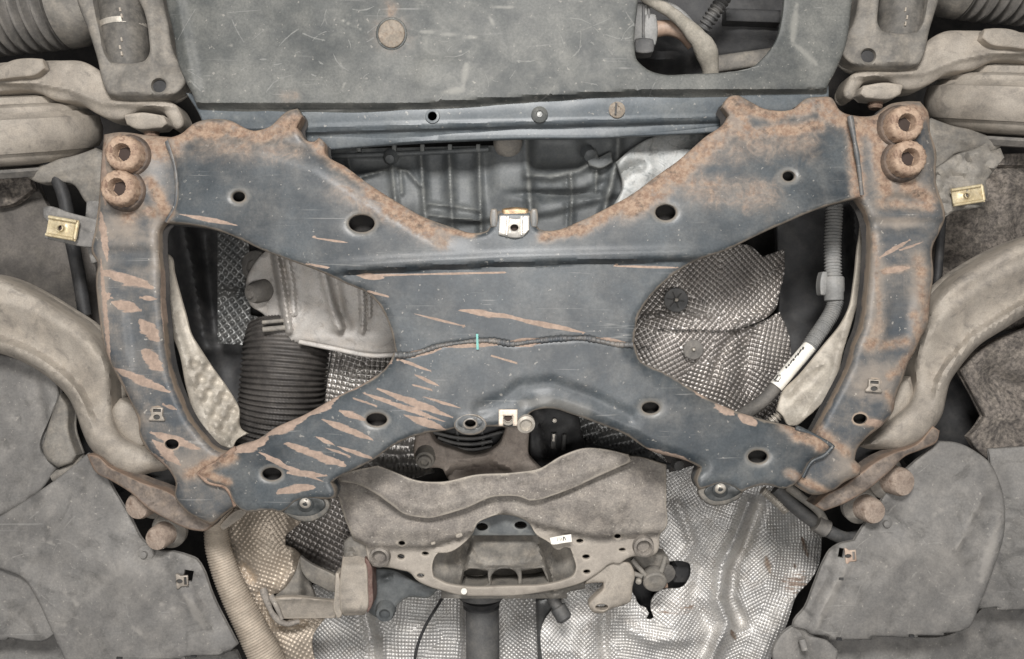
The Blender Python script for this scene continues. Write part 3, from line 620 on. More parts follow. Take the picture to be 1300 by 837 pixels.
lathe('thread_hole', (645, 530, 983), (0, 0, -1), [(0, 5), (2, 5), (2.1, .2)], bpy.data.materials['bore_shade'], u, 12)
lathe('plug', (667, 537, 990), (.1, .3, -1), [(0, 12), (6, 11.5), (7, 8), (3, 7), (3.1, .2)], galv, u, 20)
# ================================================================ undertray with its lip
ut = thing('undertray', 'broad grey black plastic undertray above the subframe with one rounded opening', 'undertray', 650, 80, 1000)
tr = [(211,-60),(211,0),(221,46),(228,86),(234,100),(246,124),(252,141),(330,144),(500,143),(650,135),(800,127),(950,124),(1050,124),(1050,112),(1059,94),(1072,63),(1082,0),(1092,-60)]
hole = [(812,-45),(810,0),(806,63),(808,75),(815,83),(825,90),(838,94),(878,94),(920,92),(942,89),(957,84),(970,72),(985,51),(992,25),(995,0),(999,-45)]
def ztray(x, y):
    edge = np.interp(x, [200, 330, 500, 650, 800, 950, 1100], [128, 131, 131, 122, 114, 112, 110])
    z = 14*sm((y-edge)/9) + 8*np.clip((y-edge-9)/40, 0, 1)
    z += 7*sm((y-np.interp(x, [200, 390, 655, 930], [172, 168, 160, 153]))/3)
    z += -3*np.exp(-((x-560)/30)**4-((y-95)/22)**4)*.8 + 2.5*lump(1, 110, 5)(x, y)
    z += -4*np.exp(-(pl(x, y, [(225,0),(236,60),(246,110)])/7)**2)
    return z
TS = scratches(46, 230, 5, 1040, 120, 3) + scratches(14, 300, 20, 800, 110, 8, .3, (3, 9), (.8, 1.6))
sheet('panel', tr, 1000, tray_m, ut, holes=[hole], thick=4, roll=(5, 4), hroll=(3, 2.5), step=4, corner=45, zf=ztray,
      masks={'mc': lambda x, y, e: np.clip(.8*segs(x, y, [(1012,0,1005,60,6),(1008,55,1040,85,4),(592,80,588,112,6),(560,118,592,114,6),(430,75,440,100,2.2),(440,100,432,122,2.2),(620,8,655,10,3),(286,55,299,60,2.0),(425,22,460,38,1.6),(620,15,628,38,1.6),(520,38,620,50,1.5)])
              + .35*blobs(x, y, [(720,95,120,40),(560,60,70,60),(1030,60,30,60),(300,110,60,30)]), 0, 1),
      'ma': lambda x, y, e: .5*blobs(x, y, [(366,122,14,9),(497,12,12,14),(497,43,24,24)]), 'mb': lambda x, y, e: (.62*segs(x, y, TS))}, extra=streakpts(TS))
band = [(236,118),(330,126),(500,127),(650,118),(800,110),(950,107),(1052,108),(1052,125),(1044,160),(900,169),(780,174),(655,175),(500,179),(400,182),(262,172),(254,148)]
sheet('front_band', band, 1015, lip_m, ut, holes=[(549,148,5.5,5)], thick=4, roll=(3, 3), hroll=(3, 2.5), step=2.6, zf=lambda x, y: 5*np.clip((y-np.interp(x, [236,500,650,950],[126,127,118,107])-14)/35, 0, 1)**2*2 + 6*sm((y-np.interp(x, [200,390,655,930],[172,168,160,153]))/3) - 2*np.exp(-((y-np.interp(x, [200,390,655,930],[166,162,155,148]))/3)**2) + lump(1.5, 90)(x, y), masks={'mc': lambda x, y, e: .35*blobs(x, y, [(549,148,14,12),(783,140,16,14),(300,150,60,14),(640,130,120,6),(860,140,60,18)])})
lip = [(395,166),(520,163),(655,159),(800,156),(940,150),(938,158),(838,170),(782,175),(655,177),(530,182),(437,189),(405,192)]
sheet('lip', lip, 1030, lip_m, ut, thick=4, roll=(4, 4), step=6, zf=lambda x, y: 3*sm((y-178)/6))
lathe('fold_bead', (549, 148, 1015), (0, 0, -1), [(0, 9.5), (1.5, 9), (2, 6), (0, 5.6)], lip_m, ut, 24)
lathe('fixing_shade', (549, 148, 1030), (0, 0, -1), [(-2, 9), (0, 9), (.1, .2)], black, ut, 16)  # black disc puts shade behind the fixing hole
pg = thing('blanking_plug', 'round tan blanking plug pressed in the undertray', 'plug', 497, 43, 998)
sheet('cap', ell(497, 43, 17, 18, n=28), 996.5, putty, pg, thick=5, roll=(3, 2), step=3, zf=lump(1.5, 12))
sheet('rim', ell(497, 43, 20, 21, n=30), 999.5, tray_m, pg, holes=[(497,43,17.4,18.4)], thick=5, roll=(1.5, 1.2), step=3)
for px, py, m_, lb in ((685, 146, tray_m, 'small grey push rivet in the undertray lip'), (783, 140, putty, 'slotted tan screw head in the undertray lip')):
    t = thing('tray_fastener', lb, 'fastener', px, py, 1014)
    lathe('head', (px, py, 1017), (0, 0, -1), [(0, 11), (2.5, 10.5), (4.5, 7), (5, 4.6), (3.8, 4), (3.7, .2)], m_, t, 24)
    if px > 700:
        box_('slot', 782, 138, 1010.5, 2.4, 15, inkslot, t, ang=4, thick=1, roll=(0, 0))
    else: lathe('pin', (px, py, 1012), (0, 0, -1), [(0, 4), (2, 3.5), (2.5, .3)], pale, t, 14)
# ---- what shows in the tray opening
eb = thing('engine_block', 'dark engine casting seen deep inside the undertray opening', 'engine', 900, 30, 1180)
sheet('casting', [(780,-60),(1040,-60),(1040,112),(780,112)], 1180, black, eb, thick=30, roll=(4, 4), step=12, zf=addf(lump(14, 60), lambda x, y: 18*sm((y-70)/15)-25*np.exp(-((x-850)/30)**4-((y-70)/20)**4)))
box_('web', 956, 20, 1160, 70, 16, black, eb, ang=2, thick=20); box_('web', 950, 76, 1150, 90, 22, castg, eb, ang=-8, thick=20, roll=(6, 8))
hs = thing('hose_connector', 'ribbed grey hose connector at the left edge of the undertray opening', 'connector', 815, 42, 1090)
box_('body', 806, 30, 1090, 34, 52, conduit, hs, thick=30, roll=(4, 4), r=4)
for yy in (821, 828): box_('rib', yy-4, 30, 1086, 3.5, 50, conduitd, hs, thick=6, roll=(1, 1))
box_('collar', 826, 38, 1086, 14, 40, conduit, hs, thick=30, roll=(3, 3), r=3); box_('latch', 818, 58, 1085, 24, 18, conduitd, hs, thick=20, roll=(3, 2), r=3)
h = tube('coolant_hose', [(828,38,1105),(850,36,1100),(868,43,1098),(880,58,1100)], [11, 10.5, 10, 9], copper, None, seg=20, wob=.06)
tag(h, 'brown rubber hose leaving the ribbed grey connector', 'hose')
h = tube('braided_hose', [(806,-14,1085),(826,2,1080),(846,12,1076),(864,26,1072),(880,42,1070),(894,60,1074),(901,82,1084),(903,112,1094)], [6.5, 7, 8, 9.5, 12, 14, 12.5, 11], hosem, None, seg=24, wob=.35)
tag(h, 'grey braided hose bending down through the undertray opening', 'hose')
h2 = tube('taped_cable', [(818,-16,1095),(842,2,1090),(862,14,1086),(878,30,1082),(888,48,1080)], 4.2, conduit, None, seg=14, wob=.4); tag(h2, 'thin grey taped cable lying along the braided hose', 'cable')
h = tube('corrugated_conduit', [(928,-16,1100),(915,4,1100),(900,26,1104),(888,44,1112)], 9, conduitd, None, corr=(6, 1.6), seg=20)
tag(h, 'short dark corrugated conduit slanting across the undertray opening', 'conduit')

# ================================================================ engine sump behind the subframe notch
sp = thing('engine_sump', 'dark ribbed cast engine sump showing above the subframe notch', 'engine sump', 640, 235, 1110)
RIBS = ((3.4, 6, [[(441,198),(446,222)],[(455,226),(480,218),(500,213),(518,218),(533,235)],[(508,216),(510,245)],[(545,259),(575,262),(608,267)],[(758,208),(756,245)],[(545,273),(575,277),(608,280)]]),
                    (4.4, 9, [[(534,194),(537,235),(541,290)],[(570,192),(572,240),(575,300)],[(608,190),(609,240),(611,300)],[(497,205),(500,235),(503,268)],[(724,222),(726,250),(723,295)]]),
                    (6, 12, [[(668,164),(670,205),(674,275)],[(670,222),(700,224),(735,216),(752,206)],[(785,172),(784,200),(777,228),(766,275)]]))
def zpan(x, y):
    z = 22*np.exp(-((x-705)/34)**6-((y-192)/24)**4) - 14*np.exp(-((x-648)/26)**4)*sm((215+60-y)/60)
    z += 10*sm((y-np.interp(x, [420,560,640,700,780],[292,279,274,266,244]))/12)
    z += -8*np.exp(-((x-500)/40)**4-((y-255)/24)**2)
    z += 8*np.exp(-(pl(x, y, [(690,252),(735,246),(770,232)])/5)**2) + 7*np.exp(-(pl(x, y, [(720,222),(722,290)])/4)**2)
    for w, h, L in RIBS:
        for P in L: z += -h*np.exp(-(pl(x, y, P)/w)**2)
    z += 14*np.exp(-((x-720)/60)**4-((y-246)/4.5)**2)*sm((770-x)/10) + 8*np.exp(-((x-480)/34)**4-((y-208)/10)**4) + 6*np.exp(-((x-553)/12)**4-((y-232)/40)**6) + 6*np.exp(-((x-590)/13)**4-((y-232)/40)**6)
    return z + 3*vnoise(x, y, 40, 7)
sheet('casting', [(395,190),(660,184),(672,160),(760,160),(850,165),(900,160),(890,240),(760,310),(560,320),(395,240)], 1110, pan_m, sp, thick=26, roll=(4, 4), step=2.4, zf=zpan, masks={'mc': lambda x, y, e: .62*np.max([np.exp(-(pl(x, y, P)/(w*.55))**2) for w, h, L in RIBS for P in L], 0)})
def rib(P, d, r, m=pan_m, flat_=1.0): tube('rib', [(x, y, d) for x, y in P], r, m, sp, seg=10, flat=flat_)
rib([(415,199),(500,196),(620,190)], 1102, 3.6)
for x0 in (455, 500, 536, 571, 607): box_('stud', x0, 188, 1098, 5, 9, pan_m, sp, thick=10, roll=(1, 1))
lathe('bolt_boss', (496, 200, 1100), (0, .5, -1), [(-6, 11), (2, 10.5), (6, 7), (10, 6), (11, 2)], pan_m, sp, 20)
lathe('drain_boss', (645, 183, 1098), (0, .4, -1), [(-10, 21), (6, 19), (10, 15), (11, 8), (11.2, .3)], castg, sp, 24)
lathe('bolt_boss', (748, 196, 1092), (.3, .7, -1), [(-10, 10), (6, 9), (8, 6), (9, 1)], pan_m, sp, 20)
sheet('lug', [(742,194),(748,188),(756,190),(760,200),(776,192),(778,206),(762,214),(748,210)], 1088, pan_m, sp, thick=14, roll=(3, 3), step=4)
gd = sheet('gearbox_guard', [(782,206),(800,190),(838,171),(870,169),(905,172),(910,190),(850,240),(800,275),(774,268),(790,236)], 1075, pale, None, thick=5, roll=(4, 4), step=5, zf=addf(lump(4, 35), lambda x, y: 8*np.exp(-(pl(x, y, [(783,224),(802,212),(815,210)])/5)**2)))
tag(gd, 'pale scuffed aluminium guard plate right of the sump', 'guard plate')

# ================================================================ parts seen through the left window of the subframe
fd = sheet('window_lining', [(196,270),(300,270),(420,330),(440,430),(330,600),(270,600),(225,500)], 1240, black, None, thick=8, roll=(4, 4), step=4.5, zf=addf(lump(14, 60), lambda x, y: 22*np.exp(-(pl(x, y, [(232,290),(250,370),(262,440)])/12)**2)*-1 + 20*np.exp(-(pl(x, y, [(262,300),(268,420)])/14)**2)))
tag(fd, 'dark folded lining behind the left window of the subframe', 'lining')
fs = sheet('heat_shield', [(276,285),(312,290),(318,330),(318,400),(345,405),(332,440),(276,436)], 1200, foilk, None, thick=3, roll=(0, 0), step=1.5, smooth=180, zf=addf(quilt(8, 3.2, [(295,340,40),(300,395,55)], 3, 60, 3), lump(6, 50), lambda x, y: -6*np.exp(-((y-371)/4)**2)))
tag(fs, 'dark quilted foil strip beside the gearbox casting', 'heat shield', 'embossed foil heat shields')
gb = thing('gearbox_casting', 'dusty tan gearbox casting with ribs in the left window', 'gearbox', 410, 385, 1130)
def zgb(x, y):
    z = 30*sm((352-x+(y-325)*.16)/9) + 10*sm((y-400)/40) - 10*np.exp(-((x-420)/60)**2-((y-380)/50)**2) + 3*vnoise(x, y, 30, 2) + 14*np.clip((y-430)/25, 0, 1)
    for w, h, P in ((5, 16, [(350,325),(358,370),(366,420)]), (3.5, 8, [(365,330),(371,362),(373,398)]), (5.5, 14, [(410,343),(420,385),(432,418)]), (4, 14, [(459,362),(461,395),(460,420)]), (3, 9, [(469,372),(469,402)])):
        z += -h*np.exp(-(pl(x, y, P)/w)**4)
    z += 12*np.exp(-(pl(x, y, [(426,352),(434,400),(440,415)])/7)**2) - 8*np.exp(-(np.hypot(x-428, y-412)/11)**4) + 10*np.exp(-((x-332)/10)**2-((y-380)/22)**2)
    return z
sheet('housing', [(326,330),(345,312),(420,330),(505,370),(512,440),(503,452),(477,453),(414,444),(376,436),(345,430),(335,400),(318,388),(312,360)], 1130, silver, gb, thick=40, roll=(6, 6), step=3, zf=zgb)
tube('rib', [(380,434,1130),(420,442,1132),(478,452,1134),(500,451,1134)], 3.4, silver, gb, seg=12)
lathe('plug_boss', (324, 372, 1150), (-.6, .3, -1), [(-20, 17), (0, 16), (8, 13), (9, 7), (12, 6), (12.5, .3)], rubber, gb, 24)
lathe('pin', (352, 417, 1134), (-1, .1, -.3), [(-16, 4), (20, 4), (21, 2)], castg, gb, 12); lathe('pin', (350, 408, 1136), (-1, .1, -.3), [(-16, 3), (18, 3), (19, 2)], castg, gb, 12)
lathe('boss', (322, 340, 1180), (-.3, .2, -1), [(-20, 26), (-6, 25), (0, 19), (1, 12), (-4, 11)], rubber, gb, 22)
fp = tube('flexible_exhaust_pipe', [(366,418,1205),(364,440,1195),(361,470,1190),(358,510,1190),(352,560,1195)], [56, 60, 60, 60, 60], M('woven_steel_mesh', (.05,.046,.043),(.085,.078,.072), dust=(.2,.175,.15), da=.25, rough=.55, metal=.3, s=30, ma=False, bump=.4), None, corr=(7.4, 1.7), seg=150)
tag(fp, 'ribbed dark flexible exhaust pipe in the left window', 'exhaust pipe')
me = fp.data; nv = len(me.vertices); co = np.zeros(nv*3); me.vertices.foreach_get('co', co); co = co.reshape(-1, 3)
idx = np.arange(nv); j = idx % 150; i = idx // 150
cen = co.reshape(-1, 150, 3).mean(1).repeat(150, 0); dirv = co - cen; co = cen + dirv*(1 + .034*np.where((j + (i//3)) % 2, 1, -1)[:, None]); me.vertices.foreach_set('co', co.ravel()); me.update()
fs = sheet('heat_shield', [(398,432),(440,430),(500,452),(505,470),(470,492),(420,515),(395,530)], 1210, foild, None, thick=3, roll=(0, 0), step=1.3, smooth=180, zf=addf(quilt(6.4, 3.2, [(420,470,10),(450,460,20),(470,475,5)], 2, 60, 4), lump(5, 40)))
tag(fs, 'grimy dimpled foil between the flexible pipe and the gearbox', 'heat shield', 'embossed foil heat shields')
bl = [(212,322),(206,330),(203,337),(208,367),(216,417),(228,451),(236,491),(244,519),(256,545),(274,562),(294,571),(301,558),(315,551),(306,545),(303,519),(289,494),(269,466),(254,443),(243,425),(236,400),(228,372),(221,345),(217,326)]
def zbl(x, y):
    cr_ = pl(x, y, [(228,400),(250,470),(272,520),(294,560)])
    return 26*np.clip((x-np.interp(y, [320,417,491,545,571], [204,216,238,258,294])-7)/40, 0, 1)**.8 + (4.5*np.sin(x*.30+y*.17) + 3*np.sin(y*.42-x*.12))*sm((y-440)/25)*sm((x-np.interp(y, [440,491,545,571], [228,240,262,296]))/10)*.8 - 4*np.exp(-((cr_-8)/5)**2)
b = sheet('heat_baffle', bl, 1060, blade_m, None, thick=3, roll=(2.5, 1.5), step=3, corner=60, zf=zbl, masks={'mc': lambda x, y, e: .8*np.exp(-e/4)})
tag(b, 'leaf shaped pale heat baffle inside the left side rail', 'heat baffle', 'pale heat baffles beside the side rails')

# ================================================================ parts seen through the right window of the subframe
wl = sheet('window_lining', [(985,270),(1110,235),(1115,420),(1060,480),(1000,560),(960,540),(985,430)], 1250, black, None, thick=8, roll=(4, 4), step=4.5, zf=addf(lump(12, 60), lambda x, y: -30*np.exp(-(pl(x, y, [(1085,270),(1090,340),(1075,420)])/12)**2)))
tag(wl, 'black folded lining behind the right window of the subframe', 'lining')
hsd = [(796,420),(806,384),(830,352),(880,326),(925,312),(952,312),(968,326),(996,316),(996,345),(990,372),(985,392),(975,402),(955,412),(935,418),(880,419),(835,418),(826,440),(800,440)]
hs2 = [(796,412),(830,417),(880,418),(940,417),(968,408),(990,396),(1003,430),(1000,480),(985,520),(960,545),(900,520),(840,480),(800,455)]
qr = quilt(5.6, 2.9, [(830,370,38),(890,350,42),(940,350,48),(860,400,20),(960,380,40),(850,450,62),(900,490,18),(930,440,55),(880,430,40),(970,440,12),(950,500,30)], 5, 60, 6)
cn = lambda x, y: 14*np.clip(np.hypot((x-880)/90, (y-400)/90)-.5, 0, 1.2)**1.4
s1 = thing('heat_shield', 'dark dimpled foil heat shield with two washers in the right window', 'heat shield', 890, 420, 1150, 'embossed foil heat shields')
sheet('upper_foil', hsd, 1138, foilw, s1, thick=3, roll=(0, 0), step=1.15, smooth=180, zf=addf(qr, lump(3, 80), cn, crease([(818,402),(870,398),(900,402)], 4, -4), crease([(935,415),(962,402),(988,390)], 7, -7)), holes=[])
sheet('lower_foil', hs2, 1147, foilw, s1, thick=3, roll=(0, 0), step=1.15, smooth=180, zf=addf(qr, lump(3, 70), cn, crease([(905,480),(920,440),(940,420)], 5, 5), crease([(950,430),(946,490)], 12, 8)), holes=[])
def washer(px, py, d, r, label, star):
    t = thing('push_washer', label, 'washer', px, py, d, 'push-on washers on the right window foil')
    lathe('disc', (px, py, d), (0, 0, -1), [(0, r), (1.6, r), (2.4, r*.93), (1.4, r*.5), (2.2, r*.28), (.6, r*.16), (.5, .2)], rubber if not star else conduitd, t, 36)
    if star:
        for k in range(6):
            a = R(60*k + 10); cx, cy = px + math.cos(a)*r*.36, py + math.sin(a)*r*.36
            box_('slit', cx/1.0, cy, d-3.2, r*.55, 1.5, inkslot, t, ang=60*k+10, thick=.8, roll=(0, 0))
    lathe('stud', (px, py, d), (0, 0, -1), [(0, r*.16), (5, r*.15), (6, r*.08), (6.2, .1)], galv, t, 14)
washer(858, 381, 1124, 17.5, 'dark push-on washer with star slits, upper of two on the foil', True)
washer(880, 444, 1134, 14.5, 'plain grey round push-on washer, lower of two on the foil', False)
wh = thing('wiring_conduit', 'grey corrugated wiring conduit hanging in the right window with a white printed sleeve', 'conduit', 1055, 350, 1120)
tube('corrugated_tube', [(1060,238,1130),(1059,270,1125),(1057,310,1120),(1058,356,1115)], 11, conduit, wh, corr=(4.6, 1.0), seg=22)
lathe('connector', (1058, 352, 1112), (0, 1, -.05), [(0, 13.5), (2, 14.5), (20, 14.5), (22, 13.5), (33, 13), (34, 11)], conduit, wh, 24)
box_('connector_tab', 1046, 360, 1105, 7, 30, conduit, wh, ang=4, thick=14, roll=(2, 2), r=2)
tube('corrugated_tube', [(1061,382,1112),(1057,395,1110),(1047,412,1106),(1036,428,1102),(1026,443,1100)], 10.5, conduit, wh, corr=(3.4, .8), seg=22)
sl = tube('printed_sleeve', [(1028,440,1098),(1006,466,1096),(985,491,1096)], 9.6, white, wh, seg=28); sl['label'] = 'white sleeve printed with black marks'
rg = random.Random(4)
for k, (tt, off, w, h_, a) in enumerate([(.10,-5,2.2,4,-50),(.17,-5.5,1.6,6,-35),(.24,-5,2.4,4,-60),(.30,-5.5,1.5,5,-50),(.37,-5,2.6,3.4,-30),(.43,-5.4,1.5,5.5,-55),(.50,-5,2,3.4,-40),(.56,-5.6,2.4,2.6,-50)]):
    x0, y0 = 1028-43*tt*1.05, 440+51*tt*1.05; nx, ny = .765, .645
    box_('print_mark', x0+nx*off, y0+ny*off, 1096-8.0, h_*.8, w, inkslot, sl, ang=-50+a*.3, thick=.6, roll=(0, 0), step=3)
for k, (dx, dy, w, h_, a) in enumerate([(0,0,9,1.4,-55),(4,2.5,7,1.2,-55),(-3,3,1.6,6,-50),(3,-4,1.6,6,-50),(1,5,5,1.2,20)]):
    box_('print_mark', 986+dx, 479+dy, 1086.6, w*.8, h_, inkg if k % 2 else inkslot, sl, ang=a, thick=.6, roll=(0, 0), step=3)
tube('lower_pipe', [(986,490,1098),(972,506,1102),(950,523,1112),(925,540,1125)], [9, 9, 10, 11], rubber, wh, seg=20)
tube('spring_wrap', [(1004,512,1090),(990,526,1094),(975,540,1100)], 6, galv, wh, corr=(4.4, 1.4), seg=16)
br_ = [(1092,258),(1098,268),(1102,294),(1099,327),(1092,372),(1081,412),(1071,445),(1063,478),(1046,509),(1026,529),(1008,541),(1001,540),(994,529),(986,521),(993,499),(1015,476),(1046,438),(1067,412),(1077,393),(1084,357),(1088,319),(1092,289)]
def zbr(x, y):
    return 26*np.clip((np.interp(y, [258,412,478,529,541], [1094,1078,1060,1024,1006])-x-5)/50, 0, 1)**.8 + 7*vnoise(x, y, 26, 3) + 5*np.exp(-(pl(x, y, [(1000,500),(1025,470),(1046,462)])/4)**2)*-1 + 5*np.exp(-(pl(x, y, [(1000,515),(1030,490),(1050,465)])/8)**2)
b = sheet('heat_baffle', br_, 1062, blade_m, None, thick=3, roll=(2.5, 1.5), step=3.2, corner=60, zf=zbr, masks={'mc': lambda x, y, e: .8*np.exp(-e/5)})
tag(b, 'curved tan heat baffle inside the right side rail', 'heat baffle', 'pale heat baffles beside the side rails')
# ================================================================ suspension corner: fork, link arm, bush cup, gaiter (built for each side)
damper_m = M('dark_damper_body', (.062, .058, .052), (.115, .107, .096), dust=(.30, .27, .225), da=.4, rough=.65, s=22, bump=.25, stain=(.035, .033, .03), sa=.5)
def corner_parts(sd, other):
    a = f'on the {sd} side'
    g = thing('steering_gaiter', f'ribbed grey rubber steering gaiter in the top {sd} corner', 'gaiter', 40, 20, 1200, 'ribbed steering gaiters')
    tube('bellows', [(-70,22,1205),(0,16,1205),(78,8,1205)], 56, rubber, g, corr=(16.5, 7), seg=40, step=1.6)
    lathe('cuff', (80, 8, 1205), (1, -.08, 0), [(-4, 50), (2, 62), (22, 60), (38, 50), (52, 46), (54, 20)], castg, g, 40)
    f = thing('strut_fork', f'grey forged strut fork with a drilled foot {a}', 'strut fork', 165, 80, 1090, 'forged strut forks')
    fork = [(96,-60),(98,0),(112,38),(124,76),(132,109),(138,121),(148,125),(190,127),(221,122),(236,106),(238,97),(231,84),(223,71),(214,30),(208,0),(204,-60)]
    win = [(114,-50),(119,0),(127,38),(137,74),(141,79),(148,80),(173,80),(184,77),(188,72),(189,46),(183,15),(176,0),(168,-50)]
    sheet('fork', fork, 1085, castg, f, holes=[win, (202,109,9,8.5)], box=0, thick=26, roll=(7, 7), hroll=(5, 4), step=4, corner=40,
          zf=lambda x, y: 10*sm((x-190)/22)*sm((98-y)/18) - 3*np.exp(-(np.hypot(x-166, y-107)/15)**6) + 4*np.exp(-((y-94)/4)**2)*0 + 10*sm((y-117)/10) + 2*vnoise(x, y, 30, 3))
    lathe('hole_shade', (202, 109, 1092), (0, 0, -1), [(-4, 13), (-.5, 13), (-.4, .2)], black, f, 16)  # black disc stands in for the shade inside the drilled hole
    tube('damper_body', [(150,-60,1125),(155,0,1122),(160,60,1120),(163,92,1122)], [33, 33, 32, 31], damper_m, f, seg=36)
    tube('seam_ring', [(157,33,1121),(158,40,1121)], 33.6, galv, f, seg=36, step=2)
    for yy in (12, 20, 50, 60, 68): box_('cast_mark', 152 + (yy % 3), yy, 1087, 2, 5, castd, f, ang=-10, thick=3, roll=(1, 1), step=2)
    l = thing('link_arm', f'tan dusty forged link arm crossing under the strut fork {a}', 'link arm', 110, 120, 1100, 'forged link arms')
    arm = [(-60,96),(0,80),(40,78),(75,77),(107,79),(127,91),(140,118),(190,124),(213,127),(224,134),(231,145),(234,155),(232,162),(226,165),(217,161),(214,153),(208,144),(183,141),(152,153),(142,152),(124,145),(102,132),(69,127),(46,117),(20,116),(0,118),(-60,124)]
    sheet('arm', arm, 1106, castd, l, thick=30, roll=(9, 9), step=2.8, corner=60,
          zf=lambda x, y: 6*sm((y-np.interp(x, [-60,0,46,90,130,210],[108,104,104,112,128,134]))/8) - 5*np.exp(-(pl(x, y, [(0,104),(46,106),(90,116),(130,133),(205,135)])/5.5)**2) + 16*sm((118-x)/40)*0 + 2.5*vnoise(x, y, 30, 3))
    sheet('bolt_head', [(157,146),(180,143),(208,147),(213,157),(206,163),(170,163),(161,158)], 1086, castd, l, thick=22, roll=(4, 4), step=3.5, corner=30, zf=lambda x, y: .28*(y-150))
    lathe('bolt_thread', (192, 163, 1112), (.1, 1, 0), [(0, 11), (5, 10), (7, 10.5), (10, 9.5), (12, 10), (15, 8)], rustm, l, 18)
    sheet('lock_pad', [(-40,92),(0,84),(15,77),(40,74),(54,75),(58,86),(49,94),(20,99),(-40,106)], 1090, castd, l, thick=16, roll=(5, 5), step=4, corner=35)
    b = thing('bush_cup', f'large round tan bush housing below the link arm {a}', 'bush', 28, 160, 1150, 'round bush housings')
    ax = (-.05, -1, -.30)
    lathe('cup', (28, 196, 1165), ax, [(-14, 60), (-10, 84), (-2, 95), (4, 97), (5, 104), (14, 110), (30, 114), (50, 112), (52, 104), (58, 98)], castd, b, 64)
    lathe('plate', (28, 148, 1163), ax, [(0, 84), (4, 90), (12, 90), (15, 84), (17, 62), (26, 60), (28, 50)], castd, b, 64)
    lathe('rubber_ring', (28, 202, 1168), ax, [(-24, 50), (-22, 72), (-14, 78), (-10, 76), (-8, 50)], rubber, b, 56)
    k = thing('knuckle_bracket', f'dusty grey knuckle bracket below the bush housing {a}', 'bracket', 90, 225, 1130, 'dusty knuckle brackets')
    sheet('arm', [(30,222),(60,206),(100,196),(122,188),(134,196),(134,262),(128,270),(110,258),(92,234),(70,232),(48,232)], 1120, castg, k, thick=18, roll=(5, 5), step=4.5, zf=addf(lump(7, 26), lambda x, y: -6*np.exp(-(pl(x, y, [(50,222),(90,214),(130,200)])/7)**2)))
    if sd == 'left':
        sheet('nut_tab', [(55,263),(60,262),(88,270),(128,280),(134,314),(112,314),(57,303),(55,297),(64,291),(62,283),(56,277)], 1018, splash, k, thick=6, roll=(2, 2), step=4, zf=lump(2, 20))
        sheet('rail_web', [(110,255),(128,255),(134,330),(116,335),(108,300)], 1040, splash, k, thick=6, roll=(2, 2), step=5)
corner_parts('left', 'right')
XF = Mirror(1304, -38)
corner_parts('right', 'left')
XF = None
t = thing('mud_caked_bracket', 'mud caked bracket carrying the spring nut on the right', 'bracket', 1225, 235, 1030)
sheet('tab', [(1186,214),(1200,206),(1214,196),(1236,190),(1252,182),(1258,192),(1270,188),(1275,200),(1266,212),(1258,222),(1252,230),(1254,246),(1247,262),(1230,266),(1215,268),(1196,278),(1190,250)], 1020, castg, t, thick=10, roll=(4, 4), step=4, zf=addf(lump(16, 26, 4), lump(6, 9, 8), lambda x, y: 5*np.exp(-((y-225)/5)**2)))

# ================================================================ wheel arch liners
lr = sheet('wheel_liner', [(1150,200),(1420,190),(1420,420),(1300,420),(1150,420)], 1180, liner, None, thick=8, roll=(3, 3), step=4.5, zf=addf(lump(16, 60, 3, 4), lump(8, 16, 9, 3), lambda x, y: -20*sm((x-1180)/60), lambda x, y: 14*np.exp(-((y-214)/3)**2)))
tag(lr, 'coarse brown felt wheel arch liner above the right control arm', 'wheel liner')
ll = sheet('wheel_liner', [(-80,200),(40,205),(60,260),(112,310),(124,350),(128,430),(60,420),(-80,420)], 1180, linerd, None, thick=8, roll=(3, 3), step=5, zf=addf(lump(8, 60, 3, 4), lambda x, y: 10*sm((245-y)/10)+8*np.exp(-(pl(x, y, [(0,262),(50,250),(60,225)])/5)**2), lambda x, y: 22*sm((x-88-(y-300)*.1)/10)))
tag(ll, 'dark brown plastic wheel arch liner above the left control arm', 'wheel liner')
m_ = sheet('mud_clump', [(-40,205),(10,203),(34,215),(42,240),(20,258),(-40,262)], 1165, liner, None, thick=10, roll=(4, 4), step=4, zf=addf(lump(12, 24, 5, 4)))
tag(m_, 'lumpy dried mud at the left edge under the bush housing', 'mud')
o = tube('brake_pipe', [(60,205,1130),(78,240,1128),(90,300,1130),(100,350,1132),(108,400,1136)], 9, black, None, seg=14); tag(o, 'black brake pipe running down beside the left rail', 'brake pipe')
o = tube('brake_pipe', [(1196,270,1130),(1192,330,1132),(1188,380,1136)], 6, black, None, seg=14); tag(o, 'black brake pipe running down beside the right rail', 'brake pipe')

# ================================================================ lower control arms
caL = [(-90,340),(0,352),(38,370),(76,393),(107,414),(126,434),(139,464),(142,494),(144,522),(154,550),(178,566),(215,584),(214,594),(193,600),(170,606),(147,600),(127,583),(112,565),(104,547),(96,524),(86,504),(69,486),(41,466),(13,453),(0,449),(-90,432)]
def arm_z(lowedge, g, fade):
    def f(x, y):
        dl = pl(x, y, lowedge); k = fade(x, y)
        z = k*(20*sm((dl-g*.55)/(g*.55))*(1 - sm((dl-g*1.1)/(g*2.2))) - 6*sm((dl-g*2.4)/g) + 7*np.exp(-((dl-g*3.35)/(g*.35))**2))
        return z + 2*vnoise(x, y, 50, 5) + .9*vnoise(x, y, 9, 3)
    return f
t = thing('control_arm', 'curved dusty tan control arm sweeping in from the left edge', 'control arm', 80, 470, 1070, 'curved lower control arms')
sheet('forging', caL, 1050, castd, t, thick=44, roll=(20, 28), step=4.5, corner=70, zf=arm_z([(-90,432),(0,449),(13,453),(41,466),(69,486),(86,504),(96,524),(104,547),(112,565),(127,583)], 22, lambda x, y: sm((560-y)/50)))
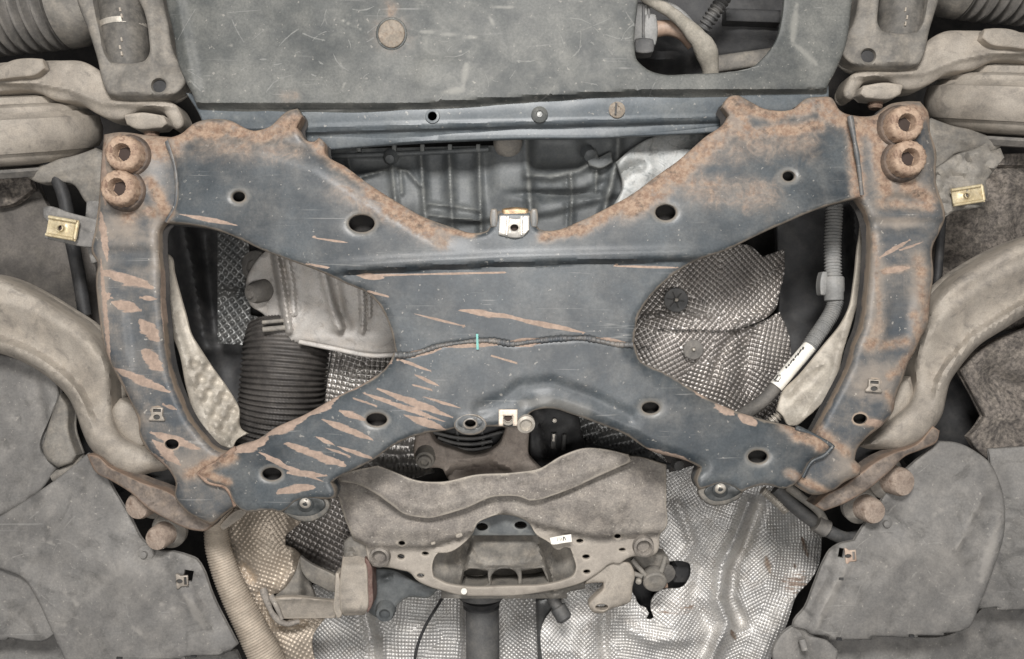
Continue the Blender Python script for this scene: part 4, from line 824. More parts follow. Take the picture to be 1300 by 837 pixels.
sheet('rear_bush', [(142,520),(152,506),(166,512),(182,530),(190,560),(176,572),(156,560),(144,542)], 1075, castd, t, thick=30, roll=(10, 10), step=4)
caR = [(1390,280),(1300,304),(1249,329),(1211,355),(1188,380),(1178,402),(1168,430),(1161,461),(1160,496),(1153,512),(1135,529),(1107,553),(1090,566),(1100,570),(1117,571),(1143,573),(1168,563),(1186,543),(1196,527),(1201,506),(1206,486),(1219,466),(1244,438),(1275,418),(1300,402),(1390,362)]
t = thing('control_arm', 'curved dusty brown control arm sweeping in from the right edge', 'control arm', 1230, 440, 1070, 'curved lower control arms')
sheet('forging', caR, 1050, castd, t, thick=44, roll=(20, 28), step=4.5, corner=70, zf=arm_z([(1390,362),(1300,402),(1275,418),(1244,438),(1219,466),(1206,486),(1201,506),(1196,527)], 20, lambda x, y: sm((530-y)/50)))
sheet('rear_bush', [(1156,478),(1146,484),(1136,505),(1124,530),(1128,545),(1146,538),(1158,520),(1160,496)], 1078, castd, t, thick=30, roll=(10, 10), step=4)

# ================================================================ hub shields and lugs behind the arms
t = thing('hub_shield', 'grey dished hub shield under the left control arm', 'hub shield', 30, 560, 1110, 'dished hub shields')
sheet('dish', [(-90,430),(0,449),(45,462),(74,490),(76,503),(62,535),(52,568),(62,583),(72,594),(55,620),(20,646),(-90,680)], 1110, splash, t, thick=8, roll=(5, 5), step=5, corner=60, zf=lambda x, y: 14*sm((62-x-(y-500)*-.2)/14)*sm((575-y)/30) - 5*np.exp(-(pl(x, y, [(72,500),(50,570),(30,640)])/6)**2) + 3*vnoise(x, y, 50, 2))
sheet('lug', [(76,500),(86,515),(88,548),(98,578),(92,588),(74,594),(60,584),(53,568),(62,538)], 1098, castg, t, thick=20, roll=(7, 7), step=4, corner=40)
tube('pin', [(70,606,1120),(88,598,1118),(110,584,1118)], 9, castg, t, seg=16)
t = thing('hub_shield', 'dirty brown hub shield with a pointed edge under the right control arm', 'hub shield', 1270, 530, 1110, 'dished hub shields')
sheet('dish', [(1390,390),(1300,418),(1250,440),(1217,470),(1229,491),(1249,529),(1240,543),(1229,555),(1237,568),(1257,586),(1280,598),(1300,608),(1390,640)], 1105, liner, t, thick=10, roll=(5, 5), step=4.5, corner=50, zf=addf(lump(5, 40, 4), lambda x, y: 16*np.exp(-(pl(x, y, [(1262,480),(1300,500)])/14)**2) - 5*np.exp(-(pl(x, y, [(1222,470),(1254,528),(1232,555)])/6)**2)))
tr_ = sheet('gap_shade_sheet', [(1195,470),(1240,500),(1262,540),(1220,600),(1180,620),(1150,580),(1180,520)], 1190, black, None, thick=20, roll=(8, 8), step=8); tag(tr_, 'dark beam in the gap beside the right hub shield', 'backing')  # black sheet put here for the shade in the gap
tr_ = sheet('gap_shade_sheet', [(70,480),(120,520),(130,580),(160,620),(120,640),(70,620),(60,560)], 1190, black, None, thick=20, roll=(8, 8), step=8); tag(tr_, 'dark beam in the gap beside the left hub shield', 'backing')  # same black sheet for the shaded gap on the left

# ================================================================ splash shields
def ztab(x, y, P, h=8, w=8): return h*np.exp(-(pl(x, y, P)/w)**2)
t = thing('splash_shield', 'large grey plastic splash shield filling the lower left corner', 'splash shield', 150, 730, 1080, 'grey plastic splash shields')
sL = [(-80,690),(0,655),(52,622),(85,598),(112,575),(128,590),(145,622),(165,655),(186,690),(203,699),(220,700),(236,704),(250,710),(258,722),(269,752),(302,818),(287,829),(284,829),(284,832),(235,834),(235,837),(150,840),(84,842),(63,795),(45,757),(30,735),(0,722),(-80,700)]
SL_ = scratches(26, 20, 640, 290, 825, 11) + scratches(12, 60, 640, 270, 820, 12, .5, (4, 10), (1, 2))
sheet('panel', sL, 1080, splash, t, thick=4, roll=(4, 4), step=6, corner=40, holes=[rect(239,731,12,14,10)],
      zf=lambda x, y: 16*np.exp(-((x-188)/22)**2-((y-700)/16)**2) + 8*np.exp(-((x-165)/40)**4-((y-660)/30)**2) + 7*sm((x-np.interp(y,[700,760,830],[236,246,274]))/10) - 5*np.exp(-(pl(x, y, [(232,750),(262,790),(284,822)])/7)**2) + lump(5, 70, 3, 4)(x, y) + 3*np.exp(-(pl(x, y, [(95,600),(60,660),(40,740)])/14)**2),
      extra=streakpts(SL_), masks={'mb': lambda x, y, e: (.55*segs(x, y, SL_)), 'mc': lambda x, y, e: np.clip(segs(x, y, [(235,755,262,800,9),(40,678,75,695,2.5),(80,750,100,770,3),(70,790,100,800,2),(200,765,225,775,2.5),(165,795,190,812,3)]) + .5*np.exp(-((x-160)/40)**2-((y-740)/40)**2), 0, 1)})
lathe('push_pin', (185, 703, 1092), (0, 0, -1), [(0, 12), (2, 11), (4, 5), (8, 4.5), (9, 1)], splash, t, 20)
for x0 in (151, 245): box_('notch', x0, {151: 836, 245: 834}[x0], 1078, 7, 2.5, black, t, thick=3, roll=(0, 0))
sheet('rear_panel', [(-80,690),(10,700),(45,735),(75,800),(60,812),(10,810),(8,813),(-80,813)], 1098, splash, t, thick=4, roll=(3, 3), step=8, zf=lump(3, 60))
small_clip(231, 738, 1074, 19, 15, 86, nutm, 'small bare metal cage nut on the left splash shield')
t = thing('splash_shield', 'large grey plastic splash shield filling the lower right corner', 'splash shield', 1150, 710, 1080, 'grey plastic splash shields')
sR = [(1110,650),(1128,620),(1150,596),(1178,572),(1193,560),(1215,562),(1240,574),(1257,588),(1268,610),(1275,676),(1262,720),(1242,772),(1230,797),(1222,801),(1198,804),(1198,807),(1165,807),(1165,810),(1107,808),(1107,812),(1054,813),(1052,808),(1027,805),(1024,800),(1006,796),(1008,788),(1021,772),(1032,745),(1046,711),(1054,698),(1064,691),(1084,686),(1094,670)]
SR_ = scratches(26, 1040, 590, 1270, 800, 13) + scratches(12, 1040, 600, 1250, 800, 14, 2.4, (4, 10), (1, 2))
sheet('panel', sR, 1080, splash, t, thick=4, roll=(4, 4), step=6, corner=40, holes=[rect(1068,702,7,12,10)],
      zf=lambda x, y: 16*np.exp(-((x-1124)/20)**2-((y-662)/18)**2) - 6*np.exp(-(pl(x, y, [(1072,722),(1052,760),(1034,800)])/7)**2) + 8*sm((np.interp(y,[690,720,760,800],[1066,1062,1044,1024])-x)/10) + lump(5, 70, 7, 4)(x, y)
        - 4*np.exp(-(pl(x, y, [(1248,625),(1232,660),(1214,698)])/4)**2) - 3*np.exp(-(pl(x, y, [(1276,640),(1258,710),(1240,765)])/9)**2),
      extra=streakpts(SR_), masks={'mb': lambda x, y, e: (.6*segs(x, y, SR_)), 'mc': lambda x, y, e: np.clip(segs(x, y, [(1072,725,1036,798,8),(1246,630,1214,698,3),(1212,690,1218,698,3),(1272,650,1244,740,7),(1180,655,1215,640,4)]) + .5*blobs(x, y, [(1200,720,60,40),(1130,700,40,20)]), 0, 1)})
lathe('push_pin', (1123, 664, 1094), (0, 0, -1), [(0, 12), (2, 11), (4, 5), (8, 4.5), (9, 1)], splash, t, 20)
for x0, y0 in ((1066, 812), (1158, 808), (1068, 735)): box_('notch', x0, y0, 1074, 6, 3, black, t, thick=3, roll=(0, 0))
sheet('rear_panel', [(1255,570),(1400,560),(1400,772),(1266,775),(1266,771),(1242,773),(1235,760),(1262,700)], 1098, splash, t, thick=4, roll=(3, 3), step=8, zf=addf(lump(3, 60), lambda x, y: -4*np.exp(-(pl(x, y, [(1310,600),(1285,660),(1280,690)])/9)**2)))
sheet('corner_lip', [(1004,796),(1018,793),(1032,806),(1050,813),(1064,826),(1060,850),(985,850),(980,830)], 1092, splash, t, thick=4, roll=(4, 4), step=5, zf=lambda x, y: 8*np.exp(-(pl(x, y, [(1012,800),(1024,825),(1030,850)])/6)**2))
tube('peg', [(1018,812,1085),(1022,826,1080)], 5, splash, t, seg=14)
small_clip(1080, 706, 1076, 20, 14, 86, M('rusty_zinc', (.42,.30,.23),(.5,.40,.32), da=.3, rough=.6, metal=.2, s=60, ma=False), 'small rusty cage nut on the right splash shield')
for P, lb in (([(-80,808),(90,806),(150,830),(300,826),(320,870),(-80,870)], 'left'), ([(975,870),(1040,806),(1220,798),(1255,765),(1400,765),(1400,870)], 'right')):
    o = sheet('floor_panel', P, 1150, splash, None, thick=5, roll=(3, 3), step=9, zf=addf(lump(3, 60), lambda x, y: 5*sm((x-1225+(y-800)*.3)/6)))
    tag(o, f'plain grey floor panel strip below the {lb} splash shield', 'floor panel', 'floor panel strips along the bottom')
# ================================================================ tunnel heat shields along the bottom
q1 = quilt(3.9, 1.25, [(870,620,55),(860,660,38),(900,690,40),(930,640,20),(960,700,48),(1000,660,0),(1010,720,5),(900,740,40),(880,800,30),(820,810,12),(760,800,45),(940,780,65),(980,800,20),(840,770,40),(700,790,40),(790,790,0)], 8, 70, 11)
shR = [(800,560),(846,585),(850,600),(880,592),(950,605),(985,615),(1010,645),(1042,668),(1043,690),(1039,719),(1028,738),(1013,754),(1000,790),(978,838),(970,858),(690,858),(690,790),(712,762),(726,745),(790,720),(800,700),(820,640)]
cut = [(795,716),(848,713),(868,713),(875,716),(877,724),(873,738),(868,744),(840,749),(832,754),(827,762),(826,772),(830,784),(828,786),(820,786),(824,779),(820,772),(812,768),(806,757),(803,752),(800,735)]
def zshR(x, y):
    z = -26*np.exp(-(pl(x, y, [(952,640),(932,690),(918,720),(912,760),(925,790),(900,840)])/10)**2) + 22*np.exp(-(pl(x, y, [(962,640),(945,690),(930,720),(926,760),(940,790)])/9)**2)
    z += 24*sm((x-970)/60)*sm((800-y)/60) - 14*np.exp(-(pl(x, y, [(1020,740),(990,790),(965,840)])/14)**2)
    z += -12*np.exp(-((x-850)/40)**2-((y-790)/30)**2) + 10*np.exp(-(pl(x, y, [(768,770),(765,800),(770,850)])/6)**2) - 10*np.exp(-(pl(x, y, [(745,800),(740,850)])/12)**2)
    z += -9*np.exp(-(pl(x, y, [(860,640),(880,690),(866,712)])/7)**2) + 8*np.exp(-(pl(x, y, [(890,720),(880,760),(905,800),(890,850)])/8)**2) - 8*np.exp(-(pl(x, y, [(800,800),(830,815),(870,812)])/8)**2)
    return z + lump(12, 64, 12, 4)(x, y)
t = thing('heat_shield', 'bright silver dimpled heat shield with a torn cutout at the lower right', 'heat shield', 900, 740, 1230, 'embossed foil heat shields')
sheet('foil', shR, 1230, foil, t, holes=[cut], thick=3, roll=(0, 0), step=.9, corner=55, zf=addf(q1, zshR), smooth=180,
      masks={'ma': lambda x, y, e: .9*segs(x, y, [(972,706,978,728,6),(1018,682,1026,708,5),(1008,716,1010,722,3.5),(928,800,934,812,5)]) + .25*blobs(x, y, [(860,772,40,12)]), 'mb': lambda x, y, e: .27*blobs(x, y, [(860,770,45,14),(1010,740,25,25)])})
q2 = quilt(5.2, 1.5, [(330,680,35),(360,670,55),(400,640,50),(400,690,52),(350,730,20),(330,790,10),(380,800,30),(370,760,0)], 7, 60, 21)
t = thing('heat_shield', 'tan dusty dimpled exhaust heat shield at the lower left', 'heat shield', 350, 740, 1200, 'embossed foil heat shields')
shL = [(262,670),(300,640),(340,640),(380,650),(382,662),(372,672),(363,680),(362,692),(374,698),(381,704),(378,728),(368,745),(358,752),(345,756),(340,770),(352,790),(392,784),(412,786),(398,806),(404,858),(330,858),(300,780)]
def zshL(x, y):
    return -30*np.exp(-((x-335)/40)**2-((y-690)/50)**2) + 12*sm((x-362)/16)*sm((730-y)/20) - 12*np.exp(-(pl(x, y, [(372,700),(372,725),(355,748)])/7)**2) + 12*np.exp(-(pl(x, y, [(310,720),(320,735)])/6)**2)\
        - 26*np.exp(-((x-365)/30)**2-((y-815)/40)**2) + 8*np.exp(-(pl(x, y, [(330,755),(345,795),(385,792)])/6)**2) + lump(8, 50, 4)(x, y)
sheet('foil', shL, 1180, foilt, t, thick=3, roll=(0, 0), step=1.25, corner=55, zf=addf(q2, zshL), smooth=180)
q3 = quilt(6.6, 3.6, [(400,690,28),(420,720,28),(410,650,28)], 2, 80, 31)
fs = sheet('heat_shield', [(350,640),(432,600),(470,650),(440,760),(400,730),(372,712),(355,690)], 1216, foilw, None, thick=3, roll=(0, 0), step=1.3, zf=addf(q3, lump(3, 60)), smooth=180)
tag(fs, 'dark checkered foil between the left exhaust shield and the brace plate', 'heat shield', 'embossed foil heat shields')
q4 = quilt(4.3, 1.4, [(450,800,35),(480,790,28),(520,780,5),(540,810,0),(575,790,2),(560,830,4),(660,790,40),(690,810,38),(640,820,40),(430,820,50),(500,820,0)], 6, 60, 41)
t = thing('heat_shield', 'silver dimpled tunnel heat shield at the bottom centre', 'heat shield', 560, 790, 1290, 'embossed foil heat shields')
sheet('foil', [(395,745),(440,716),(560,712),(620,735),(760,742),(766,858),(385,858)], 1290, foil, t, thick=3, roll=(0, 0), step=1.0, corner=55, smooth=180,
      zf=addf(q4, lump(10, 60, 13), lambda x, y: 45*sm((np.abs(x-640)-20)/-60+.6)*.6 + 16*np.exp(-(pl(x, y, [(462,770),(470,800),(478,840)])/8)**2) - 12*np.exp(-((x-490)/20)**2) + 14*np.exp(-((x-593)/8)**2)))
q5 = quilt(5.6, 2.6, [(500,570,8),(520,590,4),(740,545,-16),(700,560,-14),(780,550,-14)], 3, 60, 51, asp=2.2)
fs = sheet('heat_shield', [(470,560),(540,545),(552,600),(500,612),(460,600)], 1225, foild, None, thick=3, roll=(3, 3), step=2, zf=addf(q5, lump(5, 40)), smooth=60); tag(fs, 'small grimy ribbed foil left of the gearbox mount', 'heat shield', 'embossed foil heat shields')
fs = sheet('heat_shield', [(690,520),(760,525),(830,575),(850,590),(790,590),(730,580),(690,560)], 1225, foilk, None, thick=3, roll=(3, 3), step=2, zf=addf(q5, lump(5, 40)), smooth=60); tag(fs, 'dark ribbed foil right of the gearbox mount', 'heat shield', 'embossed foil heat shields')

# ================================================================ brace plate
bp = thing('brace_plate', 'dusty brown pressed brace plate with a deep recess and drilled ears', 'brace plate', 645, 680, 1100)
plate = [(424,606),(450,598),(480,592),(500,600),(528,611),(560,613),(604,604),(655,601),(685,596),(713,580),(744,570),(762,572),(790,578),(812,580),(846,590),(846,640),(845,671),(838,679),(837,694),(834,702),(825,707),(802,707),(792,712),(786,716),(779,715),(760,727),(741,739),(720,746),(693,751),(660,756),(620,757),(579,755),(562,750),(548,746),(528,736),(520,727),(508,724),(500,722),(470,719),(466,706),(464,692),(449,686),(443,672),(437,657),(429,628)]
rec = [(590,689),(601,676),(606,665),(619,658),(632,654),(645,654),(658,657),(672,665),(679,677),(700,692),(704,697),(711,698),(716,695),(724,696),(728,708),(731,722),(728,730),(714,737),(698,741),(645,744),(585,744),(568,741),(551,733),(549,725),(552,708),(556,702),(568,702)]
def zbr_(x, y):
    rim = loopdist(np.stack([x, y], 1), [crom(rec, True, 8, 50)])
    z = -3*np.exp(-(rim/5)**2)
    z += 16*sm((y-np.interp(x, [430,470,540,600,640,690,760,840],[668,690,690,672,646,664,678,672]))/10)                # lower flange sits further in
    z += -3*np.exp(-((x-482)/20)**4-((y-707)/13)**4) - 3*np.exp(-((x-817)/22)**4-((y-694)/12)**4)
    z += -14*np.exp(-((x-765)/55)**2-((y-640)/26)**2) - 10*np.exp(-((x-520)/50)**2-((y-672)/12)**2) + 8*np.exp(-((x-690)/40)**2-((y-620)/10)**2) + 8*sm((450-x)/16) + 8*np.clip(1-pl(x, y, [(430,604),(528,613),(604,605),(655,602),(713,581),(744,571)])/12, 0, 1)
    return z + 1.8*vnoise(x, y, 40, 3)
sheet('plate', plate, 1095, brace_m, bp, thick=5, roll=(4, 4), hroll=(2.5, 2), step=4, corner=45, zf=zbr_, masks={'mc': lambda x, y, e: np.clip(.8*sm((y-np.interp(x, [430,470,540,600,640,690,760,840],[672,692,692,676,650,668,682,676]))/12), 0, 1)},
      holes=[rec, (482,707,7.5,5),(510,690,4.2,3),(509,707,4.5,3.2),(540,703,4.4,2.4),(534,731,4.6,2.6),(736,687,4.4,2.6),(744,707,4.6,2.8),(745,726,4.4,2.6),(784,681,4.2,2.8),(790,698,4.2,2),(817,694,7,4.2),(840,687,3,3.4)])
skin = [(428,604),(450,597),(480,591),(500,599),(528,610),(560,612),(604,603),(655,600),(685,595),(713,579),(744,569),(765,570),(798,577),(802,586),(762,604),(722,622),(700,630),(684,635),(672,636),(659,631),(642,630),(628,631),(590,646),(560,655),(546,658),(532,657),(514,653),(495,640),(475,626),(450,614),(432,612)]
sheet('upper_skin', skin, 1074, brace_m, bp, thick=3, roll=(2, 1.5), step=4, corner=22, zf=lambda x, y: -5*np.exp(-(pl(x, y, [(450,606),(513,640),(545,646),(625,622),(660,620),(720,610),(790,580)])/8)**2) + 6*np.exp(-(pl(x, y, [(528,622),(604,618),(655,612),(720,592)])/12)**2) + 1.8*vnoise(x, y, 40, 9))
for cx, cy, r in ((482,707,11),(817,694,11)):
    lathe('eyelet', (cx, cy, 1101), (0, .1, -1), [(-4, r+4), (4, r+3), (6, r), (2, 8.5), (-6, 8.2)], brace_m, bp, 26)
tube('stiffening_rod', [(700,625,1084),(740,610,1085),(788,587,1088)], 2.6, castd, bp, seg=10)
lathe('rod_stud', (790, 586, 1094), (.4, -.2, -1), [(-6, 8), (4, 7), (10, 5), (16, 4), (17, 1)], castg, bp, 16)
box_('dimple', 583, 680, 1092, 9, 5, brace_m, bp, ang=-20, thick=3, roll=(2, 2), r=2, step=2); box_('dimple', 550, 690, 1094, 6, 4, brace_m, bp, ang=-20, thick=3, roll=(1.5, 2), r=1.5, step=2)
pd = lathe('paint_dot', (589, 751, 1102), (0, .1, -1), [(-1, 4.6), (.6, 4.2), (.8, 1)], white, bp, 16); pd['label'] = 'small white paint dot on the lower flange'
lb = sheet('label', [(698,683),(714,680),(725,678.5),(726,688),(712,690),(703,691.5),(700,691)], 1091, white, bp, thick=.6, roll=(0, 0), step=4, corner=30); lb['label'] = 'small white sticker with faint black marks'
for dx, w, h_, a, m_ in ((708, .8, 4.5, 8, inkg), (711, .7, 4, -10, inkg), (715.3, 1.1, 5, 6, inkslot), (717.4, .9, 4.4, -24, inkslot), (712.8, .7, 3, 20, inkg)):
    box_('print_mark', dx, 684.5 - (dx-712)*.12, 1090.3, w, h_, m_, lb, ang=a, thick=.4, roll=(0, 0), step=4)
# recessed cast box behind the opening
rb = thing('recess_box', 'cast box with three pockets inside the opening of the brace plate', 'casting', 640, 700, 1130)
def zrb(x, y):
    top = np.clip((719-y)/44, 0, 1); inn = sm((x-np.interp(y, [676,720,745],[600,588,583]))/5)*sm((np.interp(y, [676,720,745],[682,697,703])-x)/5)
    z = inn*(46*top) + (1-inn)*(40*np.clip(1-np.abs(x-642-np.where(x < 642, -58, 58))/42, 0, 1) + 12*sm((730-y)/20))
    z += -5*np.exp(-((y-721)/3.5)**2)*inn
    z += 6*np.exp(-(pl(x, y, [(593,690),(606,714),(616,718),(665,717),(672,712),(681,690)])/3)**2)
    return z
wtop = [(540,676),(590,676),(645,677),(690,676),(740,690),(742,740),(700,752),(640,756),(580,752),(540,740)]
p1 = [(589,726),(592,724),(619,725),(620,741),(616,743),(590,743),(586,742)]; p2 = [(623,733),(628,726),(641,722),(654,726),(658,733),(657,743),(640,744),(624,743)]; p3 = [(662,725),(688,721),(693,732),(696,739),(680,742),(663,743)]
sheet('cast_face', wtop, 1124, castg, rb, holes=[p1, p2, p3], thick=46, roll=(3, 3), hroll=(3, 2.5), step=3.5, corner=45, zf=zrb)
sheet('pocket_floor', [(560,700),(720,700),(720,760),(560,760)], 1172, castg, rb, thick=6, roll=(0, 0), step=12, zf=lambda x, y: 30*sm((735-y)/20))
sheet('upper_web', [(596,648),(690,648),(690,680),(596,680)], 1128, pan_m, rb, holes=[(612,669,7.5,5),(661,667,8,5)], thick=8, roll=(2, 2), step=5)

# ================================================================ gearbox mount above the brace plate
mount_m = M('brown_dusty_mount', (.20, .165, .14), (.29, .25, .215), dust=(.42, .36, .30), da=.45, rough=.75, s=20, bump=.4, stain=(.11, .09, .08), sa=.5)
gm = thing('gearbox_mount', 'dusty brown three-legged gearbox mount behind the brace plate', 'gearbox mount', 610, 575, 1150)
mo = [(527,552),(545,548),(552,560),(575,570),(600,577),(622,572),(634,563),(641,545),(644,535),(676,534),(673,545),(671,562),(672,580),(682,592),(690,600),(660,612),(600,612),(572,612),(567,606),(562,596),(545,594),(532,592),(526,580)]
sheet('casting', mo, 1118, mount_m, gm, thick=30, roll=(6, 6), step=4, corner=60, zf=lambda x, y: 22*sm((y-np.interp(x, [560,575,600,622,650,690],[606,590,586,582,596,600]))/8)*sm((655-x)/14) - 4*np.exp(-(pl(x, y, [(550,576),(570,585),(600,582),(625,578)])/4)**2) + 2*vnoise(x, y, 25, 2))
lathe('bolt', (540, 582, 1114), (0, .35, -1), [(-10, 16), (0, 14), (1, 14), (6, 13), (7, 10), (12, 9.5), (13, 6), (9, 5)], castg, gm, 26)
lathe('bolt', (666, 537, 1116), (0, .3, -1), [(-6, 12), (2, 11), (6, 8), (8, 7), (8.5, 2)], castg, gm, 22)
rbb = thing('rubber_mount', 'black ribbed rubber mount between the legs of the gearbox mount', 'rubber mount', 597, 562, 1175)
lathe('block', (597, 556, 1180), (0, .2, -1), [(-30, 62), (0, 60), (8, 50), (14, 30), (15, 5)], black, rbb, 40)
for P in ([(556,556),(575,562),(600,564),(625,560)], [(562,563),(580,569),(600,571),(625,567)], [(550,549),(575,555),(600,557),(640,548)]): tube('rib', [(x, y, 1150) for x, y in P], 2.6, conduitd, rbb, seg=10)
for x0 in (580, 612): tube('rib', [(x0, 546, 1162), (x0+1, 560, 1161), (x0, 576, 1163)], 2.4, conduitd, rbb, seg=10)
eh = thing('wiring_housing', 'black plastic housing with clips right of the gearbox mount', 'housing', 700, 560, 1190)
sheet('body', [(672,520),(700,515),(735,530),(745,580),(715,600),(672,600)], 1190, black, eh, thick=20, roll=(4, 4), step=5, zf=addf(lump(8, 26), lambda x, y: -8*np.exp(-(pl(x, y, [(688,540),(694,580)])/3)**2)))
box_('clip', 703, 560, 1178, 7, 20, conduitd, eh, ang=4, thick=8, roll=(1.5, 1.5)); box_('clip', 716, 562, 1178, 5, 20, conduitd, eh, ang=4, thick=8, roll=(1.5, 1.5)); box_('tag_mark', 703, 556, 1174, 3, 9, galv, eh, ang=4, thick=2, roll=(.5, .5))
lathe('screw', (704, 534, 1180), (0, 0, -1), [(0, 3.6), (3, 3.2), (3.4, .4)], galv, eh, 14)
tube('cable', [(745,568,1180),(780,575,1178),(815,586,1180),(850,592,1185)], 5, black, eh, seg=12)
lathe('nut', (860, 590, 1190), (.2, .2, -1), [(-4, 9), (6, 8), (8, 4)], conduitd, eh, 16)

# ================================================================ hanger with rubber ring at the left of the brace plate
hg = thing('exhaust_hanger', 'tan welded exhaust hanger bracket with a thick ring beside the brace plate', 'hanger', 400, 745, 1130)
sheet('ring', [(435,706),(450,704),(463,707),(466,722),(467,745),(466,775),(463,781),(437,782),(432,777),(431,745)], 1098, castd, hg, thick=34, roll=(2.5, 2.5), step=3.5, corner=40, zf=lambda x, y: .012*(x-449)**2 + 16*sm((722-y)/18) + 10*sm((y-772)/10) + 1.5*vnoise(x, y, 20, 4))
sheet('ring_lobe', [(436,688),(446,680),(462,680),(470,692),(480,712),(474,719),(462,714),(452,709),(436,710)], 1114, castg, hg, thick=14, roll=(4, 4), step=3, zf=lambda x, y: -5*np.exp(-(np.hypot(x-446, (y-700)*1.2)/8)**4)+6*np.exp(-(np.hypot(x-446,(y-700)*1.2)/4)**4)+5*np.exp(-((x-466)/4)**2-((y-700)/9)**2))
sheet('bush_face', [(463,708),(468,712),(473,742),(471,772),(466,779),(465,760),(464,730)], 1106, M('red_brown_rubber', (.10,.055,.045),(.16,.10,.085), da=.35, rough=.8, s=40), hg, thick=30, roll=(2, 2), step=3)
lathe('pin', (464, 758, 1124), (1, 0, -.15), [(-10, 10), (5, 10), (9, 8), (10, 1)], castg, hg, 18)
sheet('lower_plate', [(347,760),(352,759),(424,763),(428,768),(426,785),(360,786),(352,778)], 1120, castd, hg, thick=8, roll=(1.5, 1.5), step=4, corner=35, zf=lambda x, y: .25*(y-760) - 5*np.exp(-((y-761)/2.5)**2))
sheet('upper_plate', [(381,706),(392,714),(424,730),(431,734),(430,752),(424,752),(405,744),(390,735),(382,722)], 1136, castg, hg, thick=6, roll=(1.5, 1.5), step=3.5, corner=35, zf=lambda x, y: .35*np.clip(y-(706+(x-381)*.55), 0, 40)-4)
sheet('upright', [(426,728),(430,728),(433,745),(434,782),(429,786),(424,776),(425,752)], 1106, castd, hg, thick=26, roll=(2, 2), step=3)
sheet('gusset', [(381,706),(388,724),(400,758),(390,763),(360,762),(349,757),(362,746),(374,728)], 1146, castg, hg, thick=6, roll=(2, 2), step=3.5, zf=lambda x, y: 22*sm((x-378)/14))
tube('weld_bead', [(334,748,1130),(340,766,1122),(348,782,1120),(362,792,1124),(380,789,1130)], 4.5, brace_m, hg, seg=12, step=3, wob=.7)
tube('weld_bead', [(344,756,1122),(352,772,1118),(358,786,1120)], 3.4, brace_m, hg, seg=12, step=3, wob=.7)
cm = thing('cast_lug', 'dark grey cast lug with a drilled boss under the brace plate on the left', 'lug', 490, 760, 1160)
sheet('web', [(470,722),(500,724),(528,738),(556,748),(548,757),(515,760),(502,772),(496,784),(478,784),(466,776),(470,745)], 1150, pan_m, cm, thick=18, roll=(5, 5), step=4, zf=addf(lump(4, 24), lambda x, y: -6*np.exp(-(pl(x, y, [(470,742),(495,733)])/3)**2)))
lathe('boss', (489, 777, 1145), (0, .2, -1), [(-10, 15), (2, 14), (6, 12), (6.2, 8), (0, 7.5), (-.1, .2)], pan_m, cm, 24)

# ================================================================ right-hand lugs
rl = thing('mount_lug', 'tan cast mounting lug with an oval hole below the brace plate', 'lug', 770, 745, 1130)
sheet('lug', [(748,728),(770,716),(786,712),(800,716),(806,730),(803,745),(800,764),(790,769),(776,773),(764,779),(752,777),(747,768),(756,757),(766,746),(766,740),(755,740),(742,742)], 1120, castd, rl, holes=[(764,771,8,4)], thick=16, roll=(5, 5), hroll=(3, 2), step=3.5, corner=70, zf=lambda x, y: -5*np.exp(-((x-764)/18)**2-((y-771)/9)**2)+2*vnoise(x, y, 24, 2))
rp = thing('ribbed_pedestal', 'grey ribbed cast pedestal with a round foot in the heat shield cutout', 'pedestal', 825, 735, 1150)
sheet('cone', [(792,708),(806,704),(846,704),(850,712),(846,726),(838,738),(820,742),(812,734),(798,722)], 1150, castg, rp, thick=30, roll=(5, 5), step=4, zf=lambda x, y: 10*np.abs(np.sin((x-828)*.06)))
for P in ([(802,710),(812,722),(822,734)], [(845,706),(842,718),(836,734)], [(780,724),(800,727),(815,732)]): tube('web', [(x, y, 1138) for x, y in P], 3.6, castg, rp, seg=12)
lathe('foot', (831, 737, 1140), (0, .45, -1), [(-16, 14), (-4, 17), (4, 17), (6, 15), (5, 5), (6, 3), (6.1, .2)], castg, rp, 30)
lathe('collar', (846, 730, 1150), (.4, .4, -1), [(-4, 15), (2, 14), (2.2, 9)], rubber, rp, 22)
lathe('plug', (811, 737, 1140), (-.3, .3, -1), [(0, 4.6), (4, 4.2), (5, 1)], galv, rp, 16)
o = box_('bolt_flag', 840, 745, 1145, 16, 5, rustm, rp, ang=-8, thick=6, roll=(1.5, 1.5))
o = sheet('cutout_backing', [(780,705),(890,705),(890,755),(840,800),(800,790)], 1285, black, None, thick=8, roll=(3, 3), step=8, zf=lambda x, y: -34*sm((x-845)/10)*sm((750-y)/8)); tag(o, 'dark sheet seen through the torn cutout of the heat shield', 'lining')  # plain dark sheet behind the torn cutout

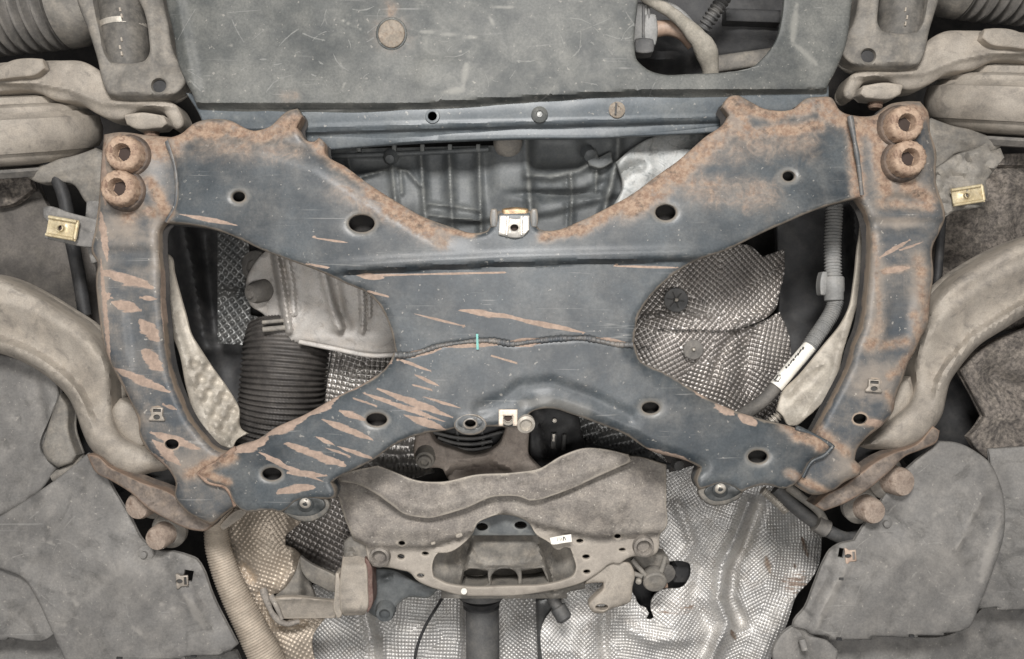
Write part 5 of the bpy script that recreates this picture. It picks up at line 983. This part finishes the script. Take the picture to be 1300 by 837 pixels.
# ================================================================ propeller shaft, cable, connectors under the brace plate
ps = thing('propeller_shaft', 'dark grey propeller shaft running down from the brace plate', 'shaft', 613, 800, 1240)
tube('tube', [(611,742,1225),(612,770,1225),(613,900,1225)], 26, conduitd, ps, seg=36)
tube('yoke', [(611,740,1215),(611,757,1215)], 36, conduitd, ps, seg=36); tube('ring', [(611,756,1215),(611,764,1217)], [33, 29], black, ps, seg=36); tube('ring', [(611,768,1222),(611,771,1222)], 28, black, ps, seg=36)
o = tube('wire', [(566,752,1210),(555,770,1230),(540,795,1240),(530,820,1240),(524,870,1240)], 2.4, black, None, seg=10); tag(o, 'thin black wire down the left side of the tunnel', 'wire')
o = tube('wire', [(700,752,1215),(716,780,1235),(724,805,1240),(745,825,1240),(770,860,1240)], 3, black, None, seg=10); tag(o, 'thin black wire down the right side of the tunnel', 'wire')
cn_ = thing('oxygen_sensor', 'dark sensor plug hanging under the right edge of the brace plate', 'sensor', 705, 760, 1180)
lathe('plug', (703, 762, 1180), (.5, .8, -.2), [(-14, 9), (10, 9), (12, 12), (30, 12), (34, 8)], conduitd, cn_, 18); tube('lead', [(690,750,1178),(700,756,1176),(716,748,1178),(742,742,1180)], 6, castg, cn_, seg=14)
o = sheet('tunnel_flap', [(680,760),(704,756),(720,790),(722,880),(684,880)], 1250, foilk, None, thick=5, roll=(6, 8), step=5, zf=lump(5, 40)); tag(o, 'dark vertical flap between the tunnel foils', 'flap')

# ================================================================ braided tube at the left, cables at the right
bt = thing('braided_tube', 'thick tan braided exhaust tube curving down at the lower left', 'exhaust tube', 300, 750, 1150)
o = tube('sleeve', [(285,640,1125),(276,660,1125),(276,690,1125),(284,720,1125),(298,755,1125),(318,795,1125),(345,850,1125)], [15, 16, 17, 18, 19, 21, 23], M('braided_steel_sleeve', (.30,.255,.205),(.40,.345,.28), dust=(.48,.40,.315), da=.5, rough=.7, metal=.2, s=40, grain=420, bump=.6, ma=False), bt, corr=(3.8, .5), seg=40)
sheet('strap', [(278,668),(300,648),(316,645),(312,652),(292,668),(283,674)], 1110, castd, bt, thick=4, roll=(2, 2), step=3)
cb = thing('cable_bundle', 'dusty cable bundle with a rubber clip below the right lower leg', 'cables', 1040, 655, 1120)
tube('cable', [(985,620,1125),(1005,640,1122),(1030,660,1118),(1055,676,1118),(1075,684,1120),(1096,680,1125)], 9.5, conduitd, cb, seg=18)
tube('cable', [(968,622,1130),(990,640,1128),(998,648,1130)], 6, galv, cb, corr=(4.5, 1), seg=14); tube('cable', [(1000,618,1118),(1018,632,1112),(1040,650,1110),(1050,668,1112)], 6, castg, cb, seg=14, wob=.2)
lathe('clip', (1043, 668, 1112), (.85, .5, 0), [(-10, 13), (8, 13), (10, 10)], rubber, cb, 20)
